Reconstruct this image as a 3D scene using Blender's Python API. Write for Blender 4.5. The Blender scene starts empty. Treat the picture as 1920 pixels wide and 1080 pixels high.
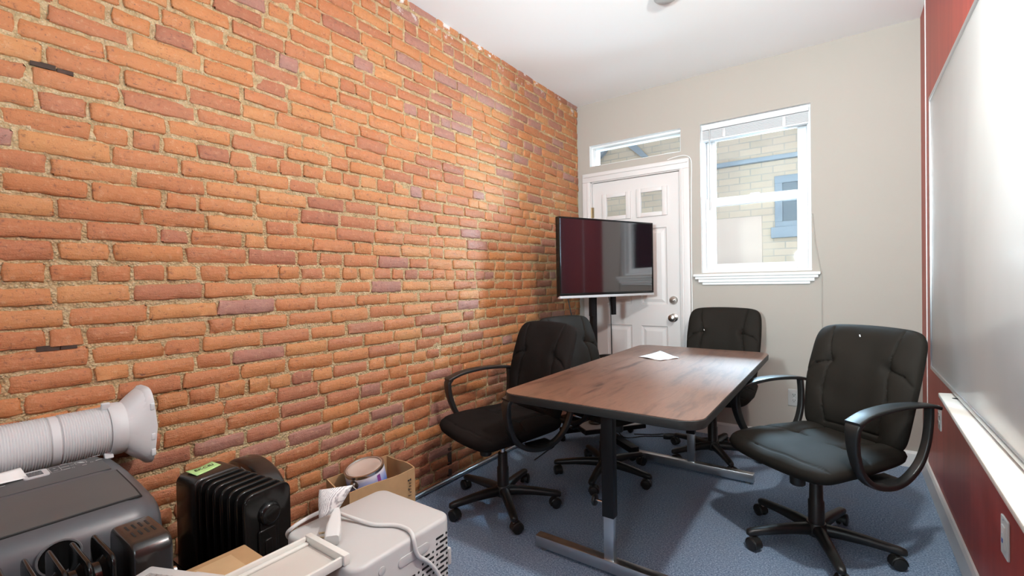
import bpy, bmesh, math, random
from mathutils import Vector, Matrix, noise
random.seed(7)
PI = math.pi
R = math.radians
scene = bpy.context.scene
COL = scene.collection

# ------------------------------------------------------------------ camera
# room axes: x from the brick wall (x=0) to the red wall (x=2.33), y=0 is the window wall, z up
def cam_axes(yaw, pitch, roll):
    fw = Vector((-math.sin(yaw)*math.cos(pitch), math.cos(yaw)*math.cos(pitch), -math.sin(pitch)))
    rt = Vector((math.cos(yaw), math.sin(yaw), 0)); up = rt.cross(fw)
    return (math.cos(roll)*rt + math.sin(roll)*up, -math.sin(roll)*rt + math.cos(roll)*up, fw)
rt, up, fw = cam_axes(R(35.631), R(.719), R(-1.014))
cd = bpy.data.cameras.new('camera'); cam = bpy.data.objects.new('camera', cd); COL.objects.link(cam)
m = Matrix.Identity(4)
for i in range(3):
    m[i][0], m[i][1], m[i][2] = rt[i], up[i], -fw[i]
m.translation = Vector((1.949, -3.77, 1.19))
cam.matrix_world = m
cd.sensor_fit = 'HORIZONTAL'; cd.sensor_width = 36; cd.lens = 36*872.075/1920; cd.clip_start = .02
scene.camera = cam

# ------------------------------------------------------------------ light
scene.view_settings.view_transform = 'Standard'
scene.view_settings.look = 'None'
scene.view_settings.gamma = 1
scene.view_settings.use_curve_mapping = False
scene.view_settings.exposure = 0.1
try:
    scene.cycles.use_denoising = True
    scene.cycles.max_bounces = 10
    scene.cycles.diffuse_bounces = 6
    scene.cycles.sample_clamp_indirect = 6
except Exception:
    pass
w = bpy.data.worlds.new('sky'); scene.world = w; w.use_nodes = True
bg = w.node_tree.nodes['Background']
bg.inputs[0].default_value = (.92, .95, 1.0, 1); bg.inputs[1].default_value = .8

def lamp(name, kind, loc, energy, color=(1, 1, 1), rot=(0, 0, 0), size=.1, size_y=None):
    l = bpy.data.lights.new(name, kind); o = bpy.data.objects.new(name, l); COL.objects.link(o)
    o.location = loc; o.rotation_euler = rot; l.color = color
    l.energy = energy
    if kind == 'AREA':
        l.size = size
        if size_y:
            l.shape = 'RECTANGLE'; l.size_y = size_y
    elif kind in ('POINT', 'SPOT'):
        l.shadow_soft_size = size
    return o
lamp('room_lamp', 'POINT', (2.0, -5.9, 1.9), 75, (.76, .97, 1.06), size=.35)  # added fill light behind the camera, not a fixture of the room
lamp('ceiling_fill', 'AREA', (1.2, -3.6, 1.5), 14, (.70, .97, 1.08), size=1.8, rot=(PI, 0, 0))  # unseen upward-facing panel added to brighten the ceiling
lamp('work_lamp', 'POINT', (2.12, -2.35, 2.33), 100, (.95, 1, .97), size=.05)  # stands for a flash bounced high by the red wall, placed from the shadows
sp = lamp('ceiling_spot', 'SPOT', (1.45, -4.3, 1.5), 450, (.80, .98, 1.05), size=.12)  # unseen spot below the ceiling, added to brighten its far end
sp.rotation_euler = (Vector((1.75, -.2, 2.66))-sp.location).to_track_quat('-Z', 'Y').to_euler(); sp.data.spot_size = R(84); sp.data.spot_blend = 1
sky_portal = lamp('window_portal', 'AREA', (1.41, .21, 1.8), 1, size=.72, size_y=1.15, rot=(-PI/2, 0, 0))
sky_portal.data.cycles.is_portal = True
def aim(o, target, spread):
    o.rotation_euler = (Vector(target)-o.location).to_track_quat('-Z', 'Y').to_euler()
    o.data.spread = R(spread)
aim(lamp('alley_daylight', 'AREA', (4.3, 1.25, 2.45), 3200, (.56, .80, 1), size=4.2, size_y=2.6), (4.3, -2, 2.0), 180)
aim(lamp('sky_daylight', 'AREA', (1.35, 1.1, 3.55), 360, (.52, .78, 1), size=1.5, size_y=.9), (1.35, -1.9, 0), 64)

# ------------------------------------------------------------------ materials
def mat(name, col, rough=.5, metal=0, spec=.5, coat=0, bump=None, var=None, bumpd=.002, trans=0, ior=1.45, sheen=0):
    """principled material; var=(scale, amount) tints with noise, bump=(scale, strength)"""
    m = bpy.data.materials.new(name); m.use_nodes = True
    nt = m.node_tree; b = nt.nodes['Principled BSDF']
    b.inputs['Base Color'].default_value = (*col, 1); b.inputs['Roughness'].default_value = rough
    b.inputs['Metallic'].default_value = metal; b.inputs['Specular IOR Level'].default_value = spec
    b.inputs['Coat Weight'].default_value = coat; b.inputs['IOR'].default_value = ior
    b.inputs['Coat Roughness'].default_value = .08
    b.inputs['Transmission Weight'].default_value = trans
    if sheen:
        b.inputs['Sheen Weight'].default_value = sheen
    tc = None
    if bump or var:
        tc = nt.nodes.new('ShaderNodeTexCoord')
    if bump:
        n = nt.nodes.new('ShaderNodeTexNoise'); n.inputs['Scale'].default_value = bump[0]; n.inputs['Detail'].default_value = 5
        bp = nt.nodes.new('ShaderNodeBump'); bp.inputs['Strength'].default_value = bump[1]; bp.inputs['Distance'].default_value = bumpd
        nt.links.new(tc.outputs['Object'], n.inputs['Vector']); nt.links.new(n.outputs['Fac'], bp.inputs['Height'])
        nt.links.new(bp.outputs['Normal'], b.inputs['Normal'])
    if var:
        n = nt.nodes.new('ShaderNodeTexNoise'); n.inputs['Scale'].default_value = var[0]; n.inputs['Detail'].default_value = 4
        nt.links.new(tc.outputs['Object'], n.inputs['Vector'])
        mx = nt.nodes.new('ShaderNodeMix'); mx.data_type = 'RGBA'
        a = var[1]
        mx.inputs['A'].default_value = (*[max(0, c*(1-a)) for c in col], 1); mx.inputs['B'].default_value = (*[min(1, c*(1+a)) for c in col], 1)
        nt.links.new(n.outputs['Fac'], mx.inputs['Factor']); nt.links.new(mx.outputs['Result'], b.inputs['Base Color'])
    return m

class NT:
    """tiny node-tree helper"""
    def __init__(s, name):
        s.m = bpy.data.materials.new(name); s.m.use_nodes = True; s.t = s.m.node_tree; s.b = s.t.nodes['Principled BSDF']
    def n(s, typ, **k):
        o = s.t.nodes.new('ShaderNode'+typ)
        for a, v in k.items():
            setattr(o, a, v)
        return o
    def l(s, a, b): s.t.links.new(a, b)
    def coord(s, scale=(1, 1, 1), out='Object', loc=(0, 0, 0), rot=(0, 0, 0)):
        tc = s.n('TexCoord'); mp = s.n('Mapping'); mp.inputs['Scale'].default_value = scale
        mp.inputs['Location'].default_value = loc; mp.inputs['Rotation'].default_value = rot
        s.l(tc.outputs[out], mp.inputs['Vector']); return mp.outputs['Vector']
    def noise(s, vec, scale, detail=4, rough=.55, out='Fac'):
        o = s.n('TexNoise'); o.inputs['Scale'].default_value = scale; o.inputs['Detail'].default_value = detail; o.inputs['Roughness'].default_value = rough
        s.l(vec, o.inputs['Vector']); return o.outputs[out]
    def ramp(s, fac, stops):
        o = s.n('ValToRGB'); cr = o.color_ramp
        while len(cr.elements) < len(stops):
            cr.elements.new(.5)
        for e, (p, c) in zip(cr.elements, stops):
            e.position = p; e.color = (*c, 1) if len(c) == 3 else c
        s.l(fac, o.inputs['Fac']); return o.outputs['Color']
    def mix(s, fac, a, b, mode='MIX'):
        o = s.n('Mix', data_type='RGBA', blend_type=mode)
        for v, k in ((fac, 'Factor'), (a, 'A'), (b, 'B')):
            if isinstance(v, (int, float)):
                o.inputs[k].default_value = v
            elif isinstance(v, tuple):
                o.inputs[k].default_value = (*v, 1)
            else:
                s.l(v, o.inputs[k])
        return o.outputs['Result']
    def math(s, op, a, b=0.0):
        o = s.n('Math', operation=op)
        for v, k in ((a, 0), (b, 1)):
            if isinstance(v, (int, float)):
                o.inputs[k].default_value = v
            else:
                s.l(v, o.inputs[k])
        return o.outputs[0]
    def bump(s, h, strength=.5, dist=.003):
        o = s.n('Bump'); o.inputs['Strength'].default_value = strength; o.inputs['Distance'].default_value = dist
        s.l(h, o.inputs['Height']); s.l(o.outputs['Normal'], s.b.inputs['Normal'])
    def set(s, **k):
        for a, v in k.items():
            i = s.b.inputs[a.replace('_', ' ')]
            if isinstance(v, (int, float)):
                i.default_value = v
            elif isinstance(v, tuple):
                i.default_value = (*v, 1)
            else:
                s.l(v, i)
        return s.m

def brick_material():
    t = NT('old_red_brick'); v = t.coord()
    at = t.n('Attribute', attribute_name='brick'); sep = t.n('SeparateColor'); t.l(at.outputs['Color'], sep.inputs['Color'])
    base = t.ramp(sep.outputs[0], [(0, (.34, .20, .17)), (.12, (.31, .118, .064)), (.4, (.41, .150, .055)), (.7, (.49, .190, .055)), (1, (.54, .25, .080))])
    n1 = t.noise(v, 9, 5); n2 = t.noise(v, 55, 6, .65); n3 = t.noise(v, 240, 3)
    c = t.mix(t.math('MULTIPLY', n1, .5), base, (.37, .12, .055))
    c = t.mix(t.ramp(n2, [(.56, (0, 0, 0)), (.72, (.55, .55, .55))]), c, (.58, .34, .19))
    c = t.mix(t.ramp(n2, [(.30, (.75, .75, .75)), (.42, (0, 0, 0))]), c, (.17, .06, .035))
    # dark fissures along the brick and small pits
    n5 = t.noise(t.coord(scale=(1, 7, 34)), 2.6, 6, .7)
    c = t.mix(t.ramp(n5, [(.335, (.85, .85, .85)), (.375, (0, 0, 0))]), c, (.13, .05, .03))
    n6 = t.noise(v, 130, 2)
    c = t.mix(t.ramp(n6, [(.27, (.8, .8, .8)), (.33, (0, 0, 0))]), c, (.15, .06, .035))
    # smudges of old mortar and grey bloom
    n4 = t.noise(v, 3.2, 5, .6)
    c = t.mix(t.ramp(n4, [(.6, (0, 0, 0)), (.8, (.3, .3, .3))]), c, (.42, .27, .2))
    # spatter of white paint left under the ceiling
    sx = t.n('SeparateXYZ'); t.l(v, sx.inputs[0])
    hi = t.ramp(t.math('DIVIDE', sx.outputs[2], 2.75), [(.955, (0, 0, 0)), (.985, (1, 1, 1))])
    sp = t.ramp(t.noise(v, 14, 6, .7), [(.57, (0, 0, 0)), (.6, (1, 1, 1))])
    c = t.mix(t.mix(1.0, hi, sp, 'MULTIPLY'), c, (.68, .64, .6))
    h = t.math('ADD', t.math('ADD', t.math('MULTIPLY', n2, .7), t.math('MULTIPLY', n5, .9)), t.math('ADD', t.math('MULTIPLY', n3, .25), t.math('MULTIPLY', n1, .6)))
    t.bump(h, .8, .006)
    rough = t.math('ADD', t.math('MULTIPLY', sep.outputs[1], .35), .27)
    return t.set(Base_Color=c, Roughness=rough, Specular_IOR_Level=.55)

def mortar_material():
    t = NT('sandy_mortar'); v = t.coord()
    n1 = t.noise(v, 30, 6, .7); n2 = t.noise(v, 6, 4)
    c = t.ramp(n1, [(.3, (.28, .19, .095)), (.5, (.48, .345, .18)), (.7, (.64, .50, .31))])
    c = t.mix(t.ramp(n2, [(.45, (0, 0, 0)), (.75, (.6, .6, .6))]), c, (.42, .31, .19))
    vo = t.n('TexVoronoi'); vo.inputs['Scale'].default_value = 130; t.l(v, vo.inputs['Vector'])
    c = t.mix(t.ramp(vo.outputs['Distance'], [(.12, (.6, .6, .6)), (.3, (0, 0, 0))]), c, (.66, .56, .42))
    t.bump(t.math('ADD', n1, t.math('MULTIPLY', vo.outputs['Distance'], -.5)), 1.0, .012)
    return t.set(Base_Color=c, Roughness=.92, Specular_IOR_Level=.2)

def carpet_material():
    t = NT('blue_carpet'); v = t.coord()
    n1 = t.noise(v, 150, 4, .8); n2 = t.noise(v, 5, 4); n3 = t.noise(v, 60, 4, .7)
    c = t.ramp(n1, [(.36, (.04, .085, .165)), (.5, (.18, .275, .42)), (.64, (.46, .57, .72))])
    c = t.mix(t.ramp(n2, [(.4, (0, 0, 0)), (.8, (.4, .4, .4))]), c, (.23, .27, .33))
    c = t.mix(t.ramp(t.noise(v, 33, 2), [(.7, (0, 0, 0)), (.76, (.35, .35, .35))]), c, (.4, .42, .44))
    t.bump(t.math('ADD', n1, t.math('MULTIPLY', n3, .6)), 1.0, .006)
    return t.set(Base_Color=c, Roughness=.97, Specular_IOR_Level=.12, Sheen_Weight=.15)

def walnut_material():
    t = NT('walnut_laminate'); v = t.coord(scale=(9, .55, 1))
    ds = t.noise(t.coord(scale=(1.2, 1.2, 1)), 2.2, 3, out='Color')
    vv = t.n('VectorMath', operation='ADD'); sc = t.n('VectorMath', operation='SCALE'); sc.inputs['Scale'].default_value = .8
    t.l(ds, sc.inputs[0]); t.l(v, vv.inputs[0]); t.l(sc.outputs[0], vv.inputs[1])
    n1 = t.noise(vv.outputs[0], 3.2, 8, .62)
    fine = t.noise(t.coord(scale=(60, 1.6, 1)), 4, 5, .6)
    c = t.ramp(n1, [(.30, (.042, .018, .011)), (.42, (.115, .052, .031)), (.52, (.20, .098, .06)), (.62, (.155, .072, .044)), (.75, (.27, .15, .10))])
    c = t.mix(t.ramp(fine, [(.35, (.55, .55, .55)), (.55, (0, 0, 0))]), c, (.085, .04, .026))
    t.bump(fine, .08, .001)
    rough = t.math('ADD', t.math('MULTIPLY', fine, .12), .3)
    return t.set(Base_Color=c, Roughness=rough, Specular_IOR_Level=.5, Coat_Weight=.5, Coat_Roughness=.33)

def pale_brick_material():
    t = NT('pale_painted_brick'); v = t.coord()
    sx = t.n('SeparateXYZ'); t.l(v, sx.inputs[0]); cb = t.n('CombineXYZ'); t.l(sx.outputs[0], cb.inputs[0]); t.l(sx.outputs[2], cb.inputs[1])
    b = t.n('TexBrick'); t.l(cb.outputs[0], b.inputs['Vector'])
    b.inputs['Color1'].default_value = (.60, .50, .38, 1); b.inputs['Color2'].default_value = (.50, .43, .33, 1); b.inputs['Mortar'].default_value = (.40, .375, .33, 1)
    b.inputs['Scale'].default_value = 1; b.inputs['Brick Width'].default_value = .22; b.inputs['Row Height'].default_value = .075; b.inputs['Mortar Size'].default_value = .006
    c = t.mix(t.ramp(t.noise(v, 3, 4), [(.35, (0, 0, 0)), (.7, (.75, .75, .75))]), b.outputs['Color'], (.60, .515, .42))
    t.bump(t.math('MULTIPLY', b.outputs['Fac'], -1), .6, .008)
    return t.set(Base_Color=c, Roughness=.85, Specular_IOR_Level=.2)

def can_label_material():
    t = NT('paint_can_label'); tc = t.n('TexCoord'); sx = t.n('SeparateXYZ'); t.l(tc.outputs['Object'], sx.inputs[0])
    v = t.coord()
    g = t.math('ADD', t.math('DIVIDE', sx.outputs[2], .19), t.math('MULTIPLY', t.noise(v, 9, 3), .25))
    c = t.ramp(g, [(.50, (.03, .08, .34)), (.74, (.10, .20, .58)), (.93, (.42, .48, .72)), (1, (.74, .74, .82))])
    return t.set(Base_Color=c, Roughness=.35)

def red_wall_material():
    t = NT('red_gloss_paint'); v = t.coord()
    n = t.noise(t.coord(scale=(1, 6, .35)), 3, 4)
    c = t.ramp(n, [(.3, (.33, .036, .022)), (.7, (.43, .055, .034))])
    t.bump(t.noise(v, 90, 3), .05, .002)
    return t.set(Base_Color=c, Roughness=.4, Specular_IOR_Level=.3)

def board_material():
    t = NT('glossy_whiteboard'); v = t.coord()
    c = t.ramp(t.noise(v, 1.5, 3), [(.3, (.66, .66, .655)), (.7, (.72, .72, .715))])
    t.bump(t.noise(t.coord(scale=(1, 1.1, .4)), 2.2, 2), .12, .02)
    return t.set(Base_Color=c, Roughness=.2, Specular_IOR_Level=.5)

def printed_material():
    t = NT('printed_paper'); v = t.coord()
    w = t.n('TexWave'); w.inputs['Scale'].default_value = 75; w.inputs['Distortion'].default_value = 3; t.l(v, w.inputs['Vector'])
    n = t.noise(v, 160, 3)
    f = t.math('MULTIPLY', w.outputs['Fac'], n)
    c = t.ramp(f, [(.2, (.74, .74, .73)), (.5, (.36, .35, .36))])
    return t.set(Base_Color=c, Roughness=.7)

def glass_material():
    m = bpy.data.materials.new('window_glass'); m.use_nodes = True; nt = m.node_tree
    nt.nodes.remove(nt.nodes['Principled BSDF']); out = nt.nodes['Material Output']
    a = nt.nodes.new('ShaderNodeBsdfTransparent'); b = nt.nodes.new('ShaderNodeBsdfGlossy'); b.inputs['Roughness'].default_value = .02
    a.inputs['Color'].default_value = (.97, .985, .98, 1)
    f = nt.nodes.new('ShaderNodeFresnel'); f.inputs['IOR'].default_value = 1.3
    mx = nt.nodes.new('ShaderNodeMixShader')
    nt.links.new(f.outputs[0], mx.inputs[0]); nt.links.new(a.outputs[0], mx.inputs[1]); nt.links.new(b.outputs[0], mx.inputs[2]); nt.links.new(mx.outputs[0], out.inputs['Surface'])
    return m

M = dict(
    brick=brick_material(), mortar=mortar_material(), carpet=carpet_material(), walnut=walnut_material(), pale_brick=pale_brick_material(),
    can_label=can_label_material(), red=red_wall_material(), printed=printed_material(), board=board_material(), glass=glass_material(),
    old_wood=mat('weathered_wood', (.05, .03, .022), .9, var=(30, .5), bump=(60, .6)),
    ceiling=mat('ceiling_paint', (.87, .87, .86), .9, spec=.2, bump=(120, .06)),
    beige=mat('beige_paint', (.405, .368, .325), .75, spec=.3, bump=(45, .1), var=(1.2, .03)),
    trim=mat('white_trim_paint', (.80, .80, .79), .4, bump=(40, .05)),
    vinyl=mat('white_vinyl', (.84, .85, .86), .35),
    door=mat('door_paint', (.66, .62, .60), .45, bump=(50, .06)),
    plastic_black=mat('black_plastic', (.014, .0135, .013), .38, bump=(500, .08), bumpd=.0006),
    leather=mat('black_leather', (.0155, .013, .0105), .7, spec=.1, bump=(420, .3), bumpd=.0008, var=(3, .25)),
    fabric=mat('black_fabric', (.0115, .0092, .0085), .9, spec=.08, bump=(700, .4), bumpd=.0008, var=(4, .2)),
    chrome=mat('chrome', (.72, .72, .72), .16, 1), dull_chrome=mat('brushed_chrome', (.62, .62, .62), .3, 1, var=(9, .08)),
    galv=mat('galvanised_pipe', (.45, .47, .5), .38, 1, var=(25, .2)),
    nickel=mat('satin_nickel', (.55, .51, .47), .28, 1), brass=mat('aged_brass', (.40, .32, .2), .4, 1),
    alum=mat('aluminium_frame', (.6, .61, .63), .35, 1),
    powder=mat('black_powder_coat', (.008, .008, .009), .45, spec=.25),
    edge=mat('black_edge_band', (.018, .017, .016), .45, spec=.35, bump=(80, .1)),
    gloss_black=mat('gloss_black_enamel', (.006, .006, .006), .15, spec=.42),
    gloss_brown=mat('gloss_dark_plastic', (.014, .012, .011), .24, coat=.2),
    screen=mat('screen_glass', (.010, .006, .009), .06, spec=.5, ior=2.3), silver=mat('silver_plastic', (.62, .62, .63), .35, .3),
    white_plastic=mat('white_plastic', (.47, .47, .46), .4), cord_white=mat('white_cord', (.60, .60, .585), .5),
    cream_plastic=mat('cream_plastic', (.66, .655, .61), .45), tray_floor=mat('grey_beige_plastic', (.54, .51, .465), .5),
    ac_grey=mat('charcoal_plastic', (.062, .066, .074), .36, bump=(300, .05), bumpd=.0005),
    ac_flap=mat('graphite_plastic', (.066, .071, .072), .42, var=(6, .1)), ac_panel=mat('slate_plastic', (.060, .064, .066), .4),
    ac_mark=mat('pale_print', (.38, .38, .38), .5), port=mat('port_rim_plastic', (.11, .11, .115), .5), seam=mat('dark_gap', (.006, .006, .006), .7),
    hose=mat('white_hose_plastic', (.56, .57, .575), .45), card=mat('cardboard', (.42, .265, .135), .8, var=(25, .12), spec=.2),
    card_flap=mat('light_cardboard', (.50, .345, .19), .75, var=(25, .08), spec=.2), ink=mat('dark_ink', (.02, .018, .016), .7),
    paper=mat('white_paper', (.82, .82, .81), .8, bump=(40, .1)), green_note=mat('green_note', (.42, .66, .26), .8),
    tin=mat('tin_plate', (.62, .60, .58), .25, 1, var=(14, .15)), lidtan=mat('lid_paint_residue', (.50, .40, .34), .45),
    purple=mat('purple_print', (.22, .05, .25), .4), label_grey=mat('grey_print', (.45, .45, .45), .7),
    blue_grey=mat('blue_grey_paint', (.27, .32, .36), .6, var=(5, .1)), stucco=mat('pale_stucco', (.64, .545, .47), .9, var=(3, .04), bump=(60, .2)),
    dark_glass=mat('dark_pane', (.16, .19, .21), .6), asphalt=mat('alley_paving', (.10, .10, .098), .9, var=(4, .2)),
    outer=mat('outer_brickwork', (.10, .05, .035), .9, var=(4, .2)),
    vent_grey=mat('grey_mesh', (.26, .24, .23), .6), blind=mat('blind_slats', (.70, .71, .72), .45), shelf_wood=mat('white_painted_wood', (.76, .72, .66), .5, bump=(30, .2), var=(8, .04)),
    rubber=mat('black_rubber', (.012, .012, .012), .6), blue_mark=mat('blue_button', (.06, .12, .35), .4), device=mat('grey_metal_shelf', (.34, .35, .36), .4, .4),
)

# ------------------------------------------------------------------ mesh helpers
class MB:
    """collects geometry of ONE mesh object"""
    def __init__(s):
        s.bm = bmesh.new(); s.mats = []
    def mi(s, k):
        k = M[k] if isinstance(k, str) else k
        if k not in s.mats:
            s.mats.append(k)
        return s.mats.index(k)
    def _merge(s, b, k, T=None):
        i = s.mi(k)
        vm = {}
        for v in b.verts:
            vm[v] = s.bm.verts.new(T @ v.co if T else v.co)
        for f in b.faces:
            try:
                nf = s.bm.faces.new([vm[v] for v in f.verts]); nf.material_index = i
            except ValueError:
                pass
        b.free(); return s
    def box(s, c, d, k, bev=0, seg=2, rot=None, taper=None):
        b = bmesh.new(); bmesh.ops.create_cube(b, size=1)
        for v in b.verts:
            tz = v.co.z
            v.co = Vector((v.co.x*d[0], v.co.y*d[1], v.co.z*d[2]))
            if taper and tz > 0:
                v.co.x *= taper[0]; v.co.y *= taper[1]
        if bev:
            bmesh.ops.bevel(b, geom=list(b.edges), offset=min(bev, min(d)*.49), segments=seg, profile=.5, affect='EDGES')
        T = Matrix.Translation(Vector(c))
        if rot:
            from mathutils import Euler
            T = T @ Euler(rot).to_matrix().to_4x4()
        return s._merge(b, k, T)
    def mm(s, a, b, k, bev=0, seg=2):
        return s.box([(a[i]+b[i])/2 for i in range(3)], [abs(b[i]-a[i]) for i in range(3)], k, bev, seg)
    def cyl(s, p0, p1, r, k, r1=None, seg=20, bev=0, caps=True):
        p0, p1 = Vector(p0), Vector(p1); d = p1-p0; L = d.length
        b = bmesh.new()
        bmesh.ops.create_cone(b, cap_ends=caps, segments=seg, radius1=r, radius2=r if r1 is None else r1, depth=L)
        if bev:
            es = [e for e in b.edges if abs(e.verts[0].co.z-e.verts[1].co.z) < 1e-6]
            bmesh.ops.bevel(b, geom=es, offset=bev, segments=2, profile=.5, affect='EDGES')
        T = Matrix.Translation((p0+p1)/2) @ d.to_track_quat('Z', 'Y').to_matrix().to_4x4()
        return s._merge(b, k, T)
    def sphere(s, c, r, k, sc=(1, 1, 1), u=16, v=10):
        b = bmesh.new(); bmesh.ops.create_uvsphere(b, u_segments=u, v_segments=v, radius=r)
        for q in b.verts:
            q.co = Vector((q.co.x*sc[0], q.co.y*sc[1], q.co.z*sc[2]))
        return s._merge(b, k, Matrix.Translation(Vector(c)))
    def rings(s, rings, k, closed=True, cap=True):
        """skin a list of equal-length vertex rings"""
        i = s.mi(k); vs = [[s.bm.verts.new(p) for p in r] for r in rings]; n = len(rings[0])
        for a in range(len(vs)-1):
            for j in range(n if closed else n-1):
                f = s.bm.faces.new((vs[a][j], vs[a][(j+1) % n], vs[a+1][(j+1) % n], vs[a+1][j])); f.material_index = i
        if cap and closed:
            for r, rev in ((vs[0], True), (vs[-1], False)):
                f = s.bm.faces.new(list(reversed(r)) if rev else r); f.material_index = i
        return s
    def lathe(s, prof, k, seg=32, T=None, cap=True):
        T = T or Matrix.Identity(4)
        return s.rings([[T @ Vector((r*math.cos(2*PI*j/seg), r*math.sin(2*PI*j/seg), z)) for j in range(seg)] for r, z in prof], k, cap=cap)
    def tube(s, pts, r, k, seg=10, sub=6, closed=False):
        P = spline([Vector(p) for p in pts], sub) if sub else [Vector(p) for p in pts]
        rr = []
        up = Vector((0, 0, 1))
        for i, p in enumerate(P):
            t = (P[min(i+1, len(P)-1)]-P[max(i-1, 0)]).normalized()
            if abs(t.dot(up)) > .97:
                up = Vector((0, 1, 0)) if abs(t.y) < .9 else Vector((1, 0, 0))
            x = t.cross(up).normalized(); y = x.cross(t).normalized(); up = y
            rr.append([p + r*(math.cos(2*PI*j/seg)*x + math.sin(2*PI*j/seg)*y) for j in range(seg)])
        return s.rings(rr, k)
    def prism(s, poly, h0, h1, k, axis='z', bev=0, T=None):
        """polygon in a plane extruded along an axis; x: poly=(y,z)  y: poly=(x,z)  z: poly=(x,y)"""
        f = {'x': lambda a, b, h: (h, a, b), 'y': lambda a, b, h: (a, h, b), 'z': lambda a, b, h: (a, b, h)}[axis]
        b = bmesh.new()
        lo = [b.verts.new(f(p[0], p[1], h0)) for p in poly]; hi = [b.verts.new(f(p[0], p[1], h1)) for p in poly]
        n = len(poly)
        b.faces.new(lo); b.faces.new(list(reversed(hi)))
        for i in range(n):
            b.faces.new((lo[i], hi[i], hi[(i+1) % n], lo[(i+1) % n]))
        bmesh.ops.recalc_face_normals(b, faces=list(b.faces))
        if bev:
            caps = [f_ for f_ in b.faces if len(f_.verts) == n and n > 4 or f_ in (b.faces[:2] if hasattr(b.faces, '__getitem__') else [])]
            es = [e for e in b.edges if abs(getattr(e.verts[0].co, axis)-getattr(e.verts[1].co, axis)) < 1e-7]
            bmesh.ops.bevel(b, geom=es, offset=bev, segments=3, profile=.5, affect='EDGES')
        return s._merge(b, k, T)
    def quad(s, pts, k):
        i = s.mi(k); f = s.bm.faces.new([s.bm.verts.new(p) for p in pts]); f.material_index = i; return s
    def build(s, name, parent=None, loc=None, smooth=40, recalc=True):
        if recalc:
            bmesh.ops.recalc_face_normals(s.bm, faces=list(s.bm.faces))
        me = bpy.data.meshes.new(name); s.bm.to_mesh(me); s.bm.free()
        for m_ in s.mats:
            me.materials.append(m_)
        if smooth:
            me.polygons.foreach_set('use_smooth', [True]*len(me.polygons)); me.set_sharp_from_angle(angle=R(smooth))
        o = bpy.data.objects.new(name, me); COL.objects.link(o)
        if parent:
            o.parent = parent
        if loc:
            o.location = loc
        return o

def spline(P, sub):
    """Catmull-Rom through the points"""
    out = []
    for i in range(len(P)-1):
        p0, p1, p2, p3 = P[max(i-1, 0)], P[i], P[i+1], P[min(i+2, len(P)-1)]
        for k in range(sub):
            t = k/sub
            out.append(.5*((2*p1)+(p2-p0)*t+(2*p0-5*p1+4*p2-p3)*t*t+(3*p1-p0-3*p2+p3)*t**3))
    out.append(P[-1]); return out

def rrect(x0, y0, x1, y1, r, n=6):
    """rounded rectangle outline; r one radius or four (bl, br, tr, tl)"""
    rs = r if isinstance(r, (list, tuple)) else [r]*4
    out = []
    for (cx, cy, a0, rr) in ((x0+rs[0], y0+rs[0], PI, rs[0]), (x1-rs[1], y0+rs[1], 1.5*PI, rs[1]), (x1-rs[2], y1-rs[2], 0, rs[2]), (x0+rs[3], y1-rs[3], .5*PI, rs[3])):
        for i in range(n+1):
            a = a0+i/n*PI/2; out.append((cx+rr*math.cos(a), cy+rr*math.sin(a)))
    return out

def tag(o, label, cat, group=None):
    o['label'] = label; o['category'] = cat
    if group:
        o['group'] = group
    return o
def thing(name, label, cat, loc=(0, 0, 0), rz=0, group=None):
    o = bpy.data.objects.new(name, None); COL.objects.link(o); o.location = loc; o.rotation_euler = (0, 0, rz); o.empty_display_size = .1
    return tag(o, label, cat, group)
def struct(o, label=None, cat=None):
    o['kind'] = 'structure'
    if label:
        o['label'] = label
    o['category'] = cat or o.name.split('_')[0]
    return o
def dup(root):
    """a thing, its parts and their sub-parts"""
    r = root.copy(); COL.objects.link(r)
    for ch in root.children:
        c = ch.copy(); COL.objects.link(c); c.parent = r
        for g in ch.children:
            d = g.copy(); COL.objects.link(d); d.parent = c
    return r

W, H, REAR = 2.33, 2.75, -7.0

# ------------------------------------------------------------------ the room shell
struct(MB().mm((-.3, REAR-.2, -.1), (W+.2, .22, 0), 'carpet').build('floor', smooth=0), 'blue grey office carpet', 'floor')
struct(MB().mm((-.3, REAR-.2, H), (W+.2, .22, H+.1), 'ceiling').build('ceiling', smooth=0), 'flat white painted ceiling', 'ceiling')
struct(MB().mm((-.3, REAR-.2, 0), (W+.2, REAR, H), 'beige').build('wall_rear', smooth=0), 'beige wall behind the camera', 'wall')
struct(MB().mm((W, REAR, 0), (W+.2, .22, H), 'red').build('wall_right', smooth=0), 'glossy red painted wall', 'wall')

def wall_with_holes(x0, x1, z0, z1, ya, yb, holes, k, kr):
    mb = MB()
    xs = sorted({x0, x1, *[h[0] for h in holes], *[h[2] for h in holes]}); zs = sorted({z0, z1, *[h[1] for h in holes], *[h[3] for h in holes]})
    for i in range(len(xs)-1):
        for j in range(len(zs)-1):
            cx, cz = (xs[i]+xs[i+1])/2, (zs[j]+zs[j+1])/2
            if any(h[0] < cx < h[2] and h[1] < cz < h[3] for h in holes):
                continue
            for y in (ya, yb):
                mb.quad([(xs[i], y, zs[j]), (xs[i+1], y, zs[j]), (xs[i+1], y, zs[j+1]), (xs[i], y, zs[j+1])], k if y == ya else 'outer')
    for h in holes:
        a, b, c, d = h
        for q in ([(a, b), (a, d)], [(c, b), (c, d)], [(a, b), (c, b)], [(a, d), (c, d)]):
            (p, r), (s_, t_) = q
            mb.quad([(p, ya, r), (s_, ya, t_), (s_, yb, t_), (p, yb, r)], kr)
    return mb
TR, WN, DR = (.117, 2.196, .904, 2.379), (1.049, 1.235, 1.765, 2.374), (.118, 0, .9, 2.062)
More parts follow.
